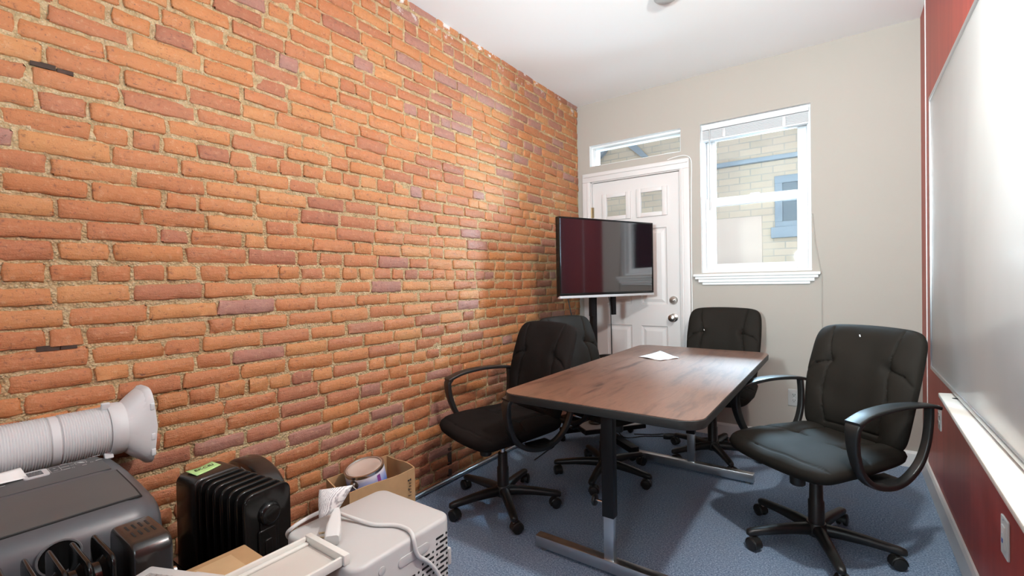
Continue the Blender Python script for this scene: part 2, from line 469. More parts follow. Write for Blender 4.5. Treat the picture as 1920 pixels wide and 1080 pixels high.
struct(wall_with_holes(-.3, W+.2, 0, H, 0, .22, [TR, WN, DR], 'beige', 'trim').build('wall_back', smooth=0), 'beige wall with the door and the window', 'wall')

# brick wall: every brick modelled, one mesh
def brick_wall(y0=-5.2):
    bm = bmesh.new(); lay = bm.verts.layers.float_color.new('brick')
    def grid(nx, nz, fn):
        return [[fn(i/nx, j/nz) for i in range(nx+1)] for j in range(nz+1)]
    # mortar bed
    NY, NZ = 150, 80
    g = [[None]*(NY+1) for _ in range(NZ+1)]
    for j in range(NZ+1):
        for i in range(NY+1):
            y = REAR+(-REAR+.02)*i/NY; z = H*j/NZ
            n = noise.noise(Vector((y*9, z*9, 3)))*.004
            v = bm.verts.new((-.0025+n, y, z)); v[lay] = (.5, .5, .5, 1); g[j][i] = v
    for j in range(NZ):
        for i in range(NY):
            f = bm.faces.new((g[j][i], g[j][i+1], g[j+1][i+1], g[j+1][i])); f.material_index = 1
    rnd = random.Random(21)
    pitch = .0652; z = -.03; course = 0
    while z < H:
        header = (course % 7 == 5)
        y = y0 + rnd.uniform(-.15, 0)
        zsag = lambda yy: .004*math.sin(yy*2.1+course*.7)
        while y < -.004:
            L = rnd.uniform(.088, .112) if header else rnd.uniform(.185, .222)
            if not header and rnd.random() < .2:
                L = rnd.uniform(.085, .14)
            if header and rnd.random() < .1:
                L = .2
            ya, yb = y+rnd.uniform(.003, .008), min(y+L-rnd.uniform(.003, .008), -.003)
            y += L
            if yb-ya < .025:
                continue
            za, zb = z+.0050+rnd.uniform(-.003, .004), z+pitch-.0050+rnd.uniform(-.004, .003)
            far = -ya < 1.2
            nx = max(4, int((yb-ya)/(.030 if far else .022))+2); nz = 4
            tone = min(1, max(.03, rnd.gauss(.6, .23)))
            if (z > 2.0 and ya > -2.2 and rnd.random() < .22) or rnd.random() < .03:
                tone = rnd.uniform(0, .1)
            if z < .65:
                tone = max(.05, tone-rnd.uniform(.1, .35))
            gloss = rnd.random()
            colr = (tone, gloss, rnd.random(), 1)
            prot = rnd.uniform(.001, .005); tilt = rnd.uniform(-.003, .003); tilz = rnd.uniform(-.0025, .0025); seed = rnd.uniform(0, 90)
            corner = [rnd.uniform(.0, .02)*(rnd.random() < .6) for _ in range(4)]
            eL, eH = .0045/(yb-ya), .0045/(zb-za)
            US = [0, eL]+[eL+(1-2*eL)*q/(nx-2) for q in range(1, nx-2)]+[1-eL, 1]; VS = [0, eH, .5, 1-eH, 1]
            vs = []
            for j in range(nz+1):
                row = []
                for i in range(nx+1):
                    u, v_ = US[i], VS[j]
                    yy = ya+(yb-ya)*u; zz = za+(zb-za)*v_+zsag(yy)
                    eu = min(u, 1-u)*(yb-ya); ev = min(v_, 1-v_)*(zb-za)
                    wob = noise.noise(Vector((yy*34, zz*34, seed)))*.009
                    if eu == 0:
                        yy += wob
                    if ev == 0:
                        zz += wob*.7
                    cn = corner[(0 if u < .5 else 1)+(0 if v_ < .5 else 2)]
                    if eu == 0 and ev == 0:
                        yy += (1 if u == 0 else -1)*(cn+.005); zz += (1 if v_ == 0 else -1)*(cn*.5+.005)
                    e = min(eu, ev)
                    x = prot+tilt*(u-.5)*2+tilz*(v_-.5)*2+noise.noise(Vector((yy*26, zz*30, seed)))*.0034+noise.noise(Vector((yy*75, zz*75, seed)))*.0016
                    if e < 1e-6:
                        x -= .0042
                    v3 = bm.verts.new((x, yy, zz)); v3[lay] = colr; row.append(v3)
                vs.append(row)
            for j in range(nz):
                for i in range(nx):
                    bm.faces.new((vs[j][i], vs[j][i+1], vs[j+1][i+1], vs[j+1][i]))
            ring = vs[0][:] + [r[-1] for r in vs[1:]] + vs[-1][-2::-1] + [r[0] for r in vs[-2:0:-1]]
            back = []
            for v3 in ring:
                b3 = bm.verts.new((-.022, v3.co.y, v3.co.z)); b3[lay] = colr; back.append(b3)
            n = len(ring)
            for i in range(n):
                bm.faces.new((ring[i], back[i], back[(i+1) % n], ring[(i+1) % n]))
        z += pitch; course += 1
    # old wooden nailing blocks let into the joints
    def wood(ya, za, yb, zb, x=.0045):
        b = [bm.verts.new(p) for p in ((x, ya, za), (x, yb, za), (x, yb, zb), (x, ya, zb), (-.02, ya, za), (-.02, yb, za), (-.02, yb, zb), (-.02, ya, zb))]
        for q in ((0, 1, 2, 3), (0, 4, 5, 1), (1, 5, 6, 2), (2, 6, 7, 3), (3, 7, 4, 0)):
            f = bm.faces.new([b[i] for i in q]); f.material_index = 2
    wood(-3.475, 1.008, -3.425, 1.024); wood(-3.422, 1.009, -3.385, 1.021); wood(-3.47, 1.856, -3.415, 1.871); wood(-3.412, 1.854, -3.375, 1.866); wood(-1.745, .03, -1.715, .20)
    bmesh.ops.recalc_face_normals(bm, faces=list(bm.faces))
    me = bpy.data.meshes.new('wall_left'); bm.to_mesh(me); bm.free()
    for k in ('brick', 'mortar', 'old_wood'):
        me.materials.append(M[k])
    me.polygons.foreach_set('use_smooth', [True]*len(me.polygons)); me.set_sharp_from_angle(angle=R(60))
    o = bpy.data.objects.new('wall_left', me); COL.objects.link(o)
    return struct(o, 'exposed old orange brick wall', 'wall')
brick_wall()
struct(MB().mm((-.3, REAR, 0), (-.025, 0, H), 'mortar').build('wall_left_core', smooth=0), 'masonry core of the brick wall', 'wall')

# baseboards, corner strip
bb = MB(); bb.prism([(0, 0), (-.014, 0), (-.014, .085), (-.008, .1), (0, .1)], .968, W-.012, 'trim', axis='x'); struct(bb.build('baseboard_back', smooth=0), 'white baseboard under the window', 'baseboard')
bb = MB(); bb.prism([(W, 0), (W-.014, 0), (W-.014, .098), (W-.008, .115), (W, .115)], REAR, 0, 'trim', axis='y'); struct(bb.build('baseboard_right', smooth=0), 'white baseboard along the red wall', 'baseboard')
struct(MB().mm((W-.004, -.224, .115), (W, -.219, H), 'trim').build('trim_1', smooth=0), 'thin pale strip down the red wall near the corner', 'trim')

# ------------------------------------------------------------------ door
d = struct(bpy.data.objects.new('door_1', None), 'pale grey steel door with two small panes', 'door'); COL.objects.link(d)
X0, X1, ZT = .131, .888, 2.05
def door_slab():
    mb = MB(); yf = .018
    lites = [(.238, 1.722, .470, 1.926), (.545, 1.722, .777, 1.934)]
    panels = [(.256, .985, .478, 1.615), (.558, .985, .779, 1.615), (.256, .22, .478, .81), (.558, .22, .779, .81)]
    rects = lites+panels
    xs = sorted({X0+.002, X1-.002, *[h[0] for h in rects], *[h[2] for h in rects]}); zs = sorted({.012, ZT-.004, *[h[1] for h in rects], *[h[3] for h in rects]})
    for i in range(len(xs)-1):
        for j in range(len(zs)-1):
            cx, cz = (xs[i]+xs[i+1])/2, (zs[j]+zs[j+1])/2
            if any(h[0] < cx < h[2] and h[1] < cz < h[3] for h in rects):
                continue
            for y in (yf, yf+.04):
                mb.quad([(xs[i], y, zs[j]), (xs[i+1], y, zs[j]), (xs[i+1], y, zs[j+1]), (xs[i], y, zs[j+1])], 'door')
    def ring(a, ya, b, yb):
        A = [(a[0], a[1]), (a[2], a[1]), (a[2], a[3]), (a[0], a[3])]; B = [(b[0], b[1]), (b[2], b[1]), (b[2], b[3]), (b[0], b[3])]
        for i in range(4):
            j = (i+1) % 4
            mb.quad([(A[i][0], ya, A[i][1]), (A[j][0], ya, A[j][1]), (B[j][0], yb, B[j][1]), (B[i][0], yb, B[i][1])], 'door')
    ins = lambda r, t: (r[0]+t, r[1]+t, r[2]-t, r[3]-t)
    for p in panels:
        ring(p, yf, ins(p, .008), yf+.009); ring(ins(p, .008), yf+.009, ins(p, .02), yf+.011)
        ring(ins(p, .02), yf+.011, ins(p, .045), yf+.002)
        q = ins(p, .045); mb.quad([(q[0], yf+.002, q[1]), (q[2], yf+.002, q[1]), (q[2], yf+.002, q[3]), (q[0], yf+.002, q[3])], 'door')
    for p in lites:
        ring(p, yf, p, yf+.04)
    for x in (X0+.002, X1-.002):
        mb.quad([(x, yf, .012), (x, yf+.04, .012), (x, yf+.04, ZT-.004), (x, yf, ZT-.004)], 'door')
    mb.quad([(X0+.002, yf, ZT-.004), (X1-.002, yf, ZT-.004), (X1-.002, yf+.04, ZT-.004), (X0+.002, yf+.04, ZT-.004)], 'door')
    return mb.build('door_slab', d, smooth=0, recalc=False), lites
slab, lites = door_slab()
for p in lites:
    f = MB(); o_, i_ = (p[0]-.012, p[1]-.012, p[2]+.012, p[3]+.012), (p[0]+.028, p[1]+.022, p[2]-.028, p[3]-.022)
    for (a, b) in (((o_[0], o_[1]), (i_[0], o_[3])), ((i_[2], o_[1]), (o_[2], o_[3])), ((i_[0], o_[1]), (i_[2], i_[1])), ((i_[0], i_[3]), (i_[2], o_[3]))):
        f.mm((a[0], .003, a[1]), (b[0], .03, b[1]), 'door', .004)
    fo = f.build('lite_frame', d)
    MB().mm((i_[0]-.01, .032, i_[1]-.01), (i_[2]+.01, .036, i_[3]+.01), 'glass').build('pane', fo, smooth=0)
cs = MB()
for (a, b) in (((.049, 0), (.126, 2.057)), ((.893, 0), (.968, 2.057))):
    cs.mm((a[0], -.016, a[1]), (b[0], 0, b[1]), 'door', .004)
    cs.mm((a[0]+(.045 if a[0] < .5 else .012), -.022, a[1]), (b[0]-(.012 if a[0] < .5 else .045), -.014, b[1]), 'door', .004)
cs.mm((.049, -.016, 2.057), (.968, 0, 2.135), 'door', .004); cs.mm((.06, -.024, 2.1), (.957, -.014, 2.128), 'door', .004)
cs.mm((.118, 0, 0), (.131, .11, 2.062), 'door'); cs.mm((.888, 0, 0), (.9, .11, 2.062), 'door'); cs.mm((.118, 0, 2.05), (.9, .11, 2.062), 'door')
cs.build('door_casing', d)
MB().lathe([(.004, .0), (.033, 0), (.033, .006), (.02, .012), (.013, .016), (.013, .04), (.022, .046), (.029, .056), (.028, .066), (.018, .074), (.001, .076)], 'nickel', 24, Matrix.Translation((.829, .018, .882)) @ Matrix.Rotation(PI/2, 4, 'X')).build('door_handle', d)['label'] = 'satin nickel door knob'
db = MB(); db.lathe([(.002, 0), (.033, 0), (.033, .01), (.028, .018), (.002, .02)], 'nickel', 24, Matrix.Translation((.829, .018, 1.022)) @ Matrix.Rotation(PI/2, 4, 'X')); db.box((.829, -.01, 1.022), (.032, .02, .011), 'nickel', .003, rot=(0, R(-20), 0)); db.build('deadbolt', d)['label'] = 'satin nickel deadbolt turn'
for hz in (1.79, 1.0, .25):
    h = MB(); h.cyl((.1275, -.004, hz-.045), (.1275, -.004, hz+.045), .006, 'brass', seg=10); h.mm((.112, .0, hz-.045), (.145, .019, hz+.045), 'brass'); h.build('hinge', d)

# ------------------------------------------------------------------ windows
w1 = struct(bpy.data.objects.new('window_1', None), 'white double hung window', 'window'); COL.objects.link(w1)
f = MB()
a, b, c, e = WN
for (p, q) in (((a, b+.02), (a+.022, e-.022)), ((c-.022, b+.02), (c, e-.022)), ((a, e-.022), (c, e)), ((a, b), (c, b+.02))):
    f.mm((p[0], .035, p[1]), (q[0], .2, q[1]), 'vinyl', .003)
f.build('window_frame', w1)
def sash(name, x0, x1, z0, z1, y, st, tr, br):
    s = MB()
    s.mm((x0, y-.018, z0), (x0+st, y+.018, z1), 'vinyl', .005); s.mm((x1-st, y-.018, z0), (x1, y+.018, z1), 'vinyl', .005)
    s.mm((x0+st, y-.018, z1-tr), (x1-st, y+.018, z1), 'vinyl', .005); s.mm((x0+st, y-.018, z0), (x1-st, y+.018, z0+br), 'vinyl', .005)
    o = s.build(name, w1)
    MB().mm((x0+st-.006, y-.003, z0+br-.006), (x1-st+.006, y+.003, z1-tr+.006), 'glass').build('pane', o, smooth=0)
    return o
sash('upper_sash', 1.072, 1.742, 1.752, 2.352, .13, .062, .095, .05)
ls = sash('lower_sash', 1.072, 1.742, 1.256, 1.808, .085, .066, .064, .046)
lk = MB(); lk.mm((1.38, .075, 1.808), (1.44, .1, 1.82), 'vinyl', .003); lk.build('sash_lock', w1)
st = MB(); st.mm((.995, -.045, 1.205), (1.816, .04, 1.226), 'trim', .006)
for (h0, h1, o_, t) in ((1.186, 1.206, .012, .034), (1.162, 1.187, .034, .024), (1.143, 1.163, .06, .014)):
    st.prism([(.997+o_, 0), (1.814-o_, 0), (1.814-o_-.0, -t), (.997+o_, -t)], h0, h1, 'trim', axis='z', bev=.003)
st.build('window_sill', w1)
w2 = struct(bpy.data.objects.new('window_2', None), 'narrow transom window above the door', 'window'); COL.objects.link(w2)
f = MB(); a, b, c, e = TR
for (p, q) in (((a, b+.014), (a+.016, e-.016)), ((c-.016, b+.014), (c, e-.016)), ((a, e-.016), (c, e)), ((a, b), (c, b+.014))):
    f.mm((p[0], .04, p[1]), (q[0], .15, q[1]), 'trim', .003)
f.build('window_frame', w2); MB().mm((a+.01, .098, b+.01), (c-.01, .104, e-.01), 'glass').build('pane', w2, smooth=0)

# raised blind in the window head
bl = thing('window_blind', 'white horizontal blind drawn up tight at the window head', 'blind', (1.407, .03, 2.24))
MB().mm((-.347, -.024, .085), (.347, .02, .126), 'blind', .004).build('headrail', bl)
s_ = MB()
for i in range(11):
    s_.mm((-.343, -.022, .015+i*.006), (.343, .02, .0185+i*.006), 'blind')
s_.build('slat_stack', bl); MB().mm((-.343, -.024, .0), (.343, .02, .013), 'blind', .004).build('bottom_rail', bl)
for x in (-.19, .2):
    k = MB(); k.mm((x-.012, -.03, .01), (x+.012, -.024, .075), 'silver', .003); k.build('cord_guide', bl)
MB().cyl((-.288, -.03, .082), (-.292, -.032, -.53), .004, 'white_plastic', seg=8).build('tilt_wand', bl)

# ------------------------------------------------------------------ the neighbour's house across the alley
nb = thing('neighbor_building', 'pale painted brick building across the alley outside the window', 'building', (0, 2.0, -.9))
hp = [(-4, 0), (2.25, 0), (2.25, 6.4), (-4, 6.4)]
MB().prism(hp, 0, .3, 'pale_brick', axis='y').build('wall', nb, smooth=0)
MB().mm((.3, -.012, 1.9), (1.21, .01, 2.77), 'stucco', .004).build('stucco_patch', nb)
MB().mm((.2, -.06, 3.352), (2.25, .01, 3.404), 'blue_grey', .01).build('drain_pipe', nb)
wf = MB()
for (p, q) in (((1.336, 2.69), (1.41, 3.1)), ((1.9, 2.69), (1.97, 3.1)), ((1.336, 3.1), (1.97, 3.18)), ((1.336, 2.63), (1.97, 2.69))):
    wf.mm((p[0], -.03, p[1]), (q[0], .05, q[1]), 'blue_grey', .004)
wf.mm((1.30, -.06, 2.515), (2.0, .03, 2.63), 'blue_grey', .006)
wo = wf.build('window', nb); MB().mm((1.4, -.012, 2.68), (1.91, -.004, 3.12), 'dark_glass').build('pane', wo, smooth=0); MB().mm((1.4, -.02, 2.9), (1.91, -.006, 2.925), 'blue_grey').build('meeting_rail', wo)
br = MB(); br.prism([(-.30, 3.80), (-.19, 3.80), (-.04, 3.63), (-.12, 3.63)], -.05, .01, 'blue_grey', axis='y'); br.build('drain_branch', nb)
br = MB(); br.mm((-.78, -.08, 3.5), (-.70, .01, 3.9), 'blue_grey', .01); br.prism([(-.76, 3.88), (-.56, 3.84), (-.62, 3.76), (-.76, 3.66)], -.07, .01, 'blue_grey', axis='y'); br.build('eave_bracket', nb)
al = MB().mm((-6, .23, -1.0), (6, 2.0, -.9), 'asphalt').build('ground', smooth=0); struct(al, 'paved alley outside', 'ground')

# ------------------------------------------------------------------ things on the walls
def plate(name, label, cat, loc, nrm, kind='duplex', k='white_plastic'):
    """cover plate facing -y (nrm 'y') or -x (nrm 'x')"""
    t = thing(name, label, cat, loc, 0 if nrm == 'y' else -PI/2, 'wall outlets')
    MB().prism(rrect(-.036, -.058, .036, .058, .005), -.006, 0, k, axis='y', bev=.002).build('cover_plate', t)
    if kind == 'duplex':
        for z in (.02, -.02):
            s = MB(); s.prism(rrect(-.015, z-.014, .015, z+.014, .01), -.0085, -.005, k, axis='y', bev=.0008)
            for x in (-.006, .006):
                s.mm((x-.0012, -.0092, z-.002), (x+.0012, -.008, z+.008), 'seam')
            s.cyl((0, -.0092, z-.007), (0, -.008, z-.007), .0025, 'seam', seg=8)
            s.build('socket', t)
    else:
        MB().prism(rrect(-.017, -.034, .017, .034, .003), -.0095, -.005, k, axis='y', bev=.001).build('receptacle', t)
        MB().mm((-.006, -.0105, -.016), (.006, -.009, -.004), 'blue_mark').build('test_button', t)['label'] = 'blue test button'
        MB().mm((-.006, -.0105, .004), (.006, -.009, .014), k).build('reset_button', t)
    s = MB(); s.cyl((0, -.007, .052 if kind != 'duplex' else 0), (0, -.0095, .052 if kind != 'duplex' else 0), .003, 'silver', seg=8); s.build('screw', t)
    return t
plate('wall_outlet', 'white power outlet low on the beige wall under the window', 'outlet', (1.653, 0, .35), 'y')
plate('wall_outlet', 'white outlet on the red wall behind the right chair arm', 'outlet', (W, -.66, .475), 'x')
plate('wall_outlet', 'cream outlet with blue button on the red wall below the ledge', 'outlet', (W, -1.825, .412), 'x', 'gfci', 'cream_plastic')

wb = thing('whiteboard', 'large glossy whiteboard with thin metal rim on the red wall', 'whiteboard', (W, -1.71, 1.405))
MB().mm((-.014, -1.21, -.70), (0, 1.21, .705), 'board', .002).build('writing_surface', wb)
fr = MB()
for (p, q) in (((-1.22, .695), (1.22, .715)), ((-1.22, -.713), (1.22, -.693))):
    fr.mm((-.019, p[0], p[1]), (0, q[0], q[1]), 'alum', .003)
for y in (-1.22, 1.212):
    fr.mm((-.019, y, -.713), (0, y+.008, .715), 'alum', .003)
fr.build('rim', wb)
lg = MB(); lg.prism([(2.271, -1.085), (2.329, -1.062), (2.329, -2.9), (2.225, -2.9)], .664, .682, 'shelf_wood', axis='z', bev=.003)
lgo = lg.build('ledge'); tag(lgo, 'long white wooden ledge under the whiteboard', 'ledge')
MB().cyl((2.312, -1.18, .6815), (2.312, -1.18, .6828), .011, 'seam', seg=14).build('screw_hole', lgo)['label'] = 'dark screw hole'

c1 = MB(); c1.tube([(1.772, -.004, 1.62), (1.776, -.005, 1.55), (1.79, -.005, 1.40), (1.812, -.005, 1.26), (1.821, -.006, 1.215), (1.8215, -.004, 1.1), (1.821, -.004, .8), (1.823, -.004, .5), (1.822, -.005, .1)], .0035, 'beige', 8, 5)
tag(c1.build('cable'), 'thin painted cable down the wall from the right side of the window', 'cable', 'thin cables on the window wall')
c1 = MB(); c1.tube([(.80, -.004, 2.146), (.86, -.005, 2.156), (.93, -.006, 2.157), (.975, -.006, 2.13), (.985, -.005, 2.06), (.981, -.004, 1.9), (.977, -.004, 1.5), (.977, -.004, .9), (.977, -.004, .1)], .0035, 'trim', 8, 5)
tag(c1.build('cable'), 'thin white cable running around the door casing', 'cable', 'thin cables on the window wall')
sd = thing('smoke_detector', 'small round white fixture on the ceiling', 'ceiling fixture', (1.165, -1.19, H))
MB().lathe([(.001, -.034), (.05, -.034), (.062, -.026), (.066, -.012), (.066, -.0)], 'white_plastic', 32).build('housing', sd)
MB().lathe([(.001, -.002), (.074, -.002), (.074, 0)], 'white_plastic', 32).build('base_ring', sd)

cp = MB(); cp.tube([(.019, -4.6, .016), (.019, -2.5, .016), (.019, -.95, .016)], .0135, 'galv', 14, 3)
cpo = cp.build('conduit_pipe'); tag(cpo, 'grey metal conduit on the carpet along the foot of the brick wall', 'pipe')
k = MB(); k.cyl((.019, -1.25, .016), (.019, -1.2, .016), .017, 'galv', seg=16, bev=.002); k.build('coupling', cpo)

# ------------------------------------------------------------------ table
TX, TZ = 1.176, .735
tb = thing('conference_table', 'long dark walnut laminate table on chrome T legs', 'table', (TX, -1.41, 0))
MB().prism(rrect(-.398, -.83, .398, .83, .075, 8), TZ-.004, TZ, 'walnut', axis='z').build('tabletop', tb)
MB().prism(rrect(-.4, -.832, .4, .832, .077, 8), TZ-.034, TZ-.0015, 'edge', axis='z', bev=.004).build('edge_band', tb)['label'] = 'black rubber edge band'
ap = MB(); ap.mm((-.03, -.62, TZ-.085), (.03, .72, TZ-.034), 'powder', .003); ap.build('support_beam', tb)
for y in (-.615, .608):
    lg = MB(); lg.mm((-.035, y-.02, .235), (.015, y+.02, TZ-.034), 'powder', .002)
    lg.mm((-.26, y-.02, TZ-.06), (.26, y+.02, TZ-.034), 'powder', .002)
    lo = lg.build('leg', tb)
    MB().mm((-.031, y-.016, .06), (.011, y+.016, .30), 'dull_chrome', .002).build('chrome_post', lo)['label'] = 'chrome lower post'
    ft = MB(); ft.mm((-.358, y-.022, .014), (.338, y+.022, .062), 'dull_chrome', .003); ft.build('foot_bar', lo)['label'] = 'chrome foot bar'
    for x in (-.325, .305):
        MB().lathe([(.001, 0), (.014, 0), (.014, .006), (.006, .008), (.006, .015), (.001, .015)], 'nickel', 14, Matrix.Translation((x, y, 0))).build('glide', lo)
    kb = MB(); kb.cyl((-.035, y, .285), (-.075, y, .285), .006, 'chrome', seg=10); kb.cyl((-.068, y, .285), (-.082, y, .285), .024, 'plastic_black', seg=10, bev=.004); kb.build('height_knob', lo)
np_ = MB()
P0 = [(.955, -1.115), (1.018, -.915), (1.168, -1.045), (1.108, -1.185)]
rr = []
g = []
for j in range(9):
    row = []
    for i in range(9):
        u, v = i/8, j/8
        x = (P0[0][0]*(1-u)+P0[1][0]*u)*(1-v)+(P0[3][0]*(1-u)+P0[2][0]*u)*v; y = (P0[0][1]*(1-u)+P0[1][1]*u)*(1-v)+(P0[3][1]*(1-u)+P0[2][1]*u)*v
        z = TZ+.003+.006*abs(math.sin(u*5+1)*math.sin(v*4))+.006*(u*(1-v))**2*2
        row.append(np_.bm.verts.new((x, y, z)))
    g.append(row)
np_.mi('paper')
for j in range(8):
    for i in range(8):
        np_.bm.faces.new((g[j][i], g[j][i+1], g[j+1][i+1], g[j+1][i]))
no = np_.build('napkin'); tag(no, 'folded white paper napkin lying on the walnut table', 'napkin')
sm = no.modifiers.new('thickness', 'SOLIDIFY'); sm.thickness = .004; sm.offset = -.5

# ------------------------------------------------------------------ office chairs
def seg_dist(p, a, b):
    ap, ab = (p[0]-a[0], p[1]-a[1]), (b[0]-a[0], b[1]-a[1])
    t = max(0, min(1, (ap[0]*ab[0]+ap[1]*ab[1])/(ab[0]**2+ab[1]**2+1e-9)))
    return math.hypot(ap[0]-t*ab[0], ap[1]-t*ab[1])
def cushion(name, parent, place, half, thick_top, thick_bot, seams, k, N=100, pw=5, dents=(), puff=.0):
    """pillow with sewn seams: place(u, v, h) -> point; u, v in -1..1, h height above the mid plane"""
    mb = MB(); mb.mi(k)
    def pt(u, v, top):
        r = max(abs(u), abs(v))
        if r > 1e-6:
            s = r/((abs(u)/1)**pw+(abs(v)/1)**pw)**(1/pw); uu, vv = u*s, v*s
        else:
            uu = vv = 0
        prof = max(0, 1-r**4.5)**.42
        if top:
            h = thick_top*prof
            for (a, b, dep, wid) in seams:
                dd = seg_dist((uu*half[0], vv*half[1]), (a[0]*half[0], a[1]*half[1]), (b[0]*half[0], b[1]*half[1]))
                h -= dep*(1.15*math.exp(-(dd/(wid*.75))**2)+.5*math.exp(-(dd/(wid*4))**2))*min(1, (1-r)*12)
            for (c, dep, wid) in dents:
                dd = math.hypot((uu-c[0])*half[0], (vv-c[1])*half[1]); h -= dep*math.exp(-(dd/wid)**2)
            h += puff*noise.noise(Vector((uu*2.3, vv*2.3, 7)))*prof
        else:
            h = -thick_bot*prof
        return place(uu, vv, h)
    T = [[mb.bm.verts.new(pt(-1+2*i/N, -1+2*j/N, True)) for i in range(N+1)] for j in range(N+1)]
    NB = N
    B = [[(T[j][i] if i in (0, N) or j in (0, N) else mb.bm.verts.new(pt(-1+2*i/N, -1+2*j/N, False))) for i in range(N+1)] for j in range(N+1)]
    for j in range(N):
        for i in range(N):
            mb.bm.faces.new((T[j][i], T[j][i+1], T[j+1][i+1], T[j+1][i])); mb.bm.faces.new((B[j][i], B[j+1][i], B[j+1][i+1], B[j][i+1]))
    return mb.build(name, parent, smooth=75)

def seat_place(u, v, h):      # v=-1 front edge, +1 rear
    wid = .27*(1-.11*max(0, v+.2)) * (1-.02*max(0, -v)**2)
    y = v*.257-.006
    z = .435+h+.012*u*u-.035*max(0, -v-.35)**2+.006*v
    return (u*wid, y-.012*(1-u*u)*(v < 0)*(-v), z)
def back_place(u, v, h):      # v=-1 bottom, +1 top
    t = (v+1)/2
    wid = .247*(.90+.10*math.sin(min(1, t*1.5)*PI/2)) * (1-.035*max(0, v)**2)
    z = .445+t*.515-.012*u*u*max(0, v)
    y = .235+.125*t+.018*math.sin(t*PI)*-1-.03*u*u*(1-.3*t)
    tilt = R(14)
    return (u*wid, y-h*math.cos(tilt), z+h*math.sin(tilt))

def make_chair():
    t = bpy.data.objects.new('office_chair', None); COL.objects.link(t)
    sg = [((-.50, 1), (-.44, .12), .008, .005), ((.50, 1), (.44, .12), .008, .005), ((-.44, .12), (-1, -.12), .007, .005), ((.44, .12), (1, -.12), .007, .005),
          ((-.44, .12), (-.2, .06), .007, .0048), ((.44, .12), (.2, .06), .007, .0048), ((-1, -.84), (1, -.84), .004, .004)]
    cushion('seat', t, seat_place, (.26, .25), .043, .052, sg, 'leather', pw=8, dents=[((-.47, .1), .006, .03), ((.47, .1), .006, .03)], puff=.008)
    bs = [((-.66, 1), (-.52, .30), .007, .0048), ((.66, 1), (.52, .30), .007, .0048), ((-.52, .30), (-.80, .22), .007, .0048), ((.52, .30), (.80, .22), .007, .0048), ((-.80, .22), (-1, .05), .007, .0048), ((.80, .22), (1, .05), .005, .006),
          ((-.52, .30), (-.60, -.2), .007, .0048), ((.52, .30), (.60, -.2), .007, .0048), ((-.60, -.2), (-.52, -.8), .007, .0048), ((.60, -.2), (.52, -.8), .007, .0048), ((-.52, -.8), (.52, -.8), .006, .007)]
    cushion('backrest', t, back_place, (.25, .26), .05, .035, bs, 'leather', pw=9, dents=[((-.52, .3), .010, .03), ((.52, .3), .010, .03)], puff=.008)
    # loop arms: a flat curved pad on a band that runs down the front and back under the seat
    def sweep(mb, path, wid, thk, off, sx, k, sub=6, tilt=0):
        n = len(path); rings = []
        def cr(v, f_):
            i = min(int(f_), n-2); t_ = f_-i
            a_, b_, c_, d_ = v[max(i-1, 0)], v[i], v[i+1], v[min(i+2, n-1)]
            return .5*((2*b_)+(c_-a_)*t_+(2*a_-5*b_+4*c_-d_)*t_*t_+(3*b_-a_-3*c_+d_)*t_**3)
        ys, zs = [p[0] for p in path], [p[1] for p in path]
        for q in range((n-1)*sub+1):
            f_ = q/sub; e = .03
            y, z = cr(ys, f_), cr(zs, f_); f0, f1 = max(0, f_-e), min(n-1, f_+e)
            ty, tz = cr(ys, f1)-cr(ys, f0), cr(zs, f1)-cr(zs, f0); L = math.hypot(ty, tz); ny, nz = -tz/L, ty/L
            wd, th, xo = cr(wid, f_)/2, cr(thk, f_)/2, cr(off, f_)
            rings.append([(sx*xo+px, y+ny*pn, z+nz*pn) for (px, pn) in rrect(-wd, -th, wd, th, min(wd, th)*.55, 3)])
        mb.rings(rings, k)
    for sx in (-1, 1):
        a = MB()
        sweep(a, [(.315, .654), (.25, .672), (.15, .683), (.03, .685), (-.09, .672), (-.172, .645)], [.020, .034, .050, .058, .060, .060], [.014, .016, .016, .016, .017, .017], [.283, .288, .29, .29, .29, .29], sx, 'plastic_black')
        sweep(a, [(-.150, .648), (-.168, .628), (-.166, .58), (-.152, .52), (-.122, .455), (-.075, .408), (-.01, .380), (.07, .372), (.145, .392), (.205, .445), (.238, .52), (.248, .60), (.246, .664)],
              [.058, .056, .046, .040, .036, .036, .036, .036, .034, .032, .030, .030, .030], [.016, .022, .026, .026, .025, .024, .024, .024, .024, .023, .022, .021, .02], [.29, .29, .287, .283, .279, .276, .274, .272, .272, .276, .28, .284, .287], sx, 'plastic_black')
        a.box((sx*.235, .07, .378), (.09, .13, .016), 'plastic_black', .006)
        a.build('armrest', t, smooth=50)
    # rear bracket carrying the backrest
    br = MB(); rg = []
    for (y, z, wd, th) in ((.06, .378, .08, .02), (.2, .372, .08, .022), (.285, .40, .075, .022), (.318, .47, .07, .02), (.335, .60, .07, .016), (.345, .68, .06, .012)):
        rg.append([(px, y+pn*.7, z+pn*.7*(1 if z < .4 else .2)) for (px, pn) in rrect(-wd/2, -th/2, wd/2, th/2, th*.4, 3)])
    br.rings(rg, 'plastic_black'); br.build('back_bracket', t)
    tm = MB(); tm.box((0, .0, .380), (.19, .26, .026), 'plastic_black', .008); tm.box((0, .01, .366), (.09, .14, .018), 'plastic_black', .006); tm.build('tilt_mechanism', t)
    kn = MB(); kn.lathe([(.001, .293), (.026, .293), (.030, .297), (.031, .335), (.029, .342), (.012, .344), (.012, .362), (.001, .362)], 'plastic_black', 20, Matrix.Translation((.0, -.105, 0))); kn.build('tension_knob', t)
    lv = MB(); lv.tube([(-.06, .02, .36), (-.16, .02, .358), (-.24, .0, .352)], .006, 'plastic_black', 8, 4); lv.box((-.26, -.005, .349), (.06, .024, .014), 'plastic_black', .005); lv.build('height_lever', t)
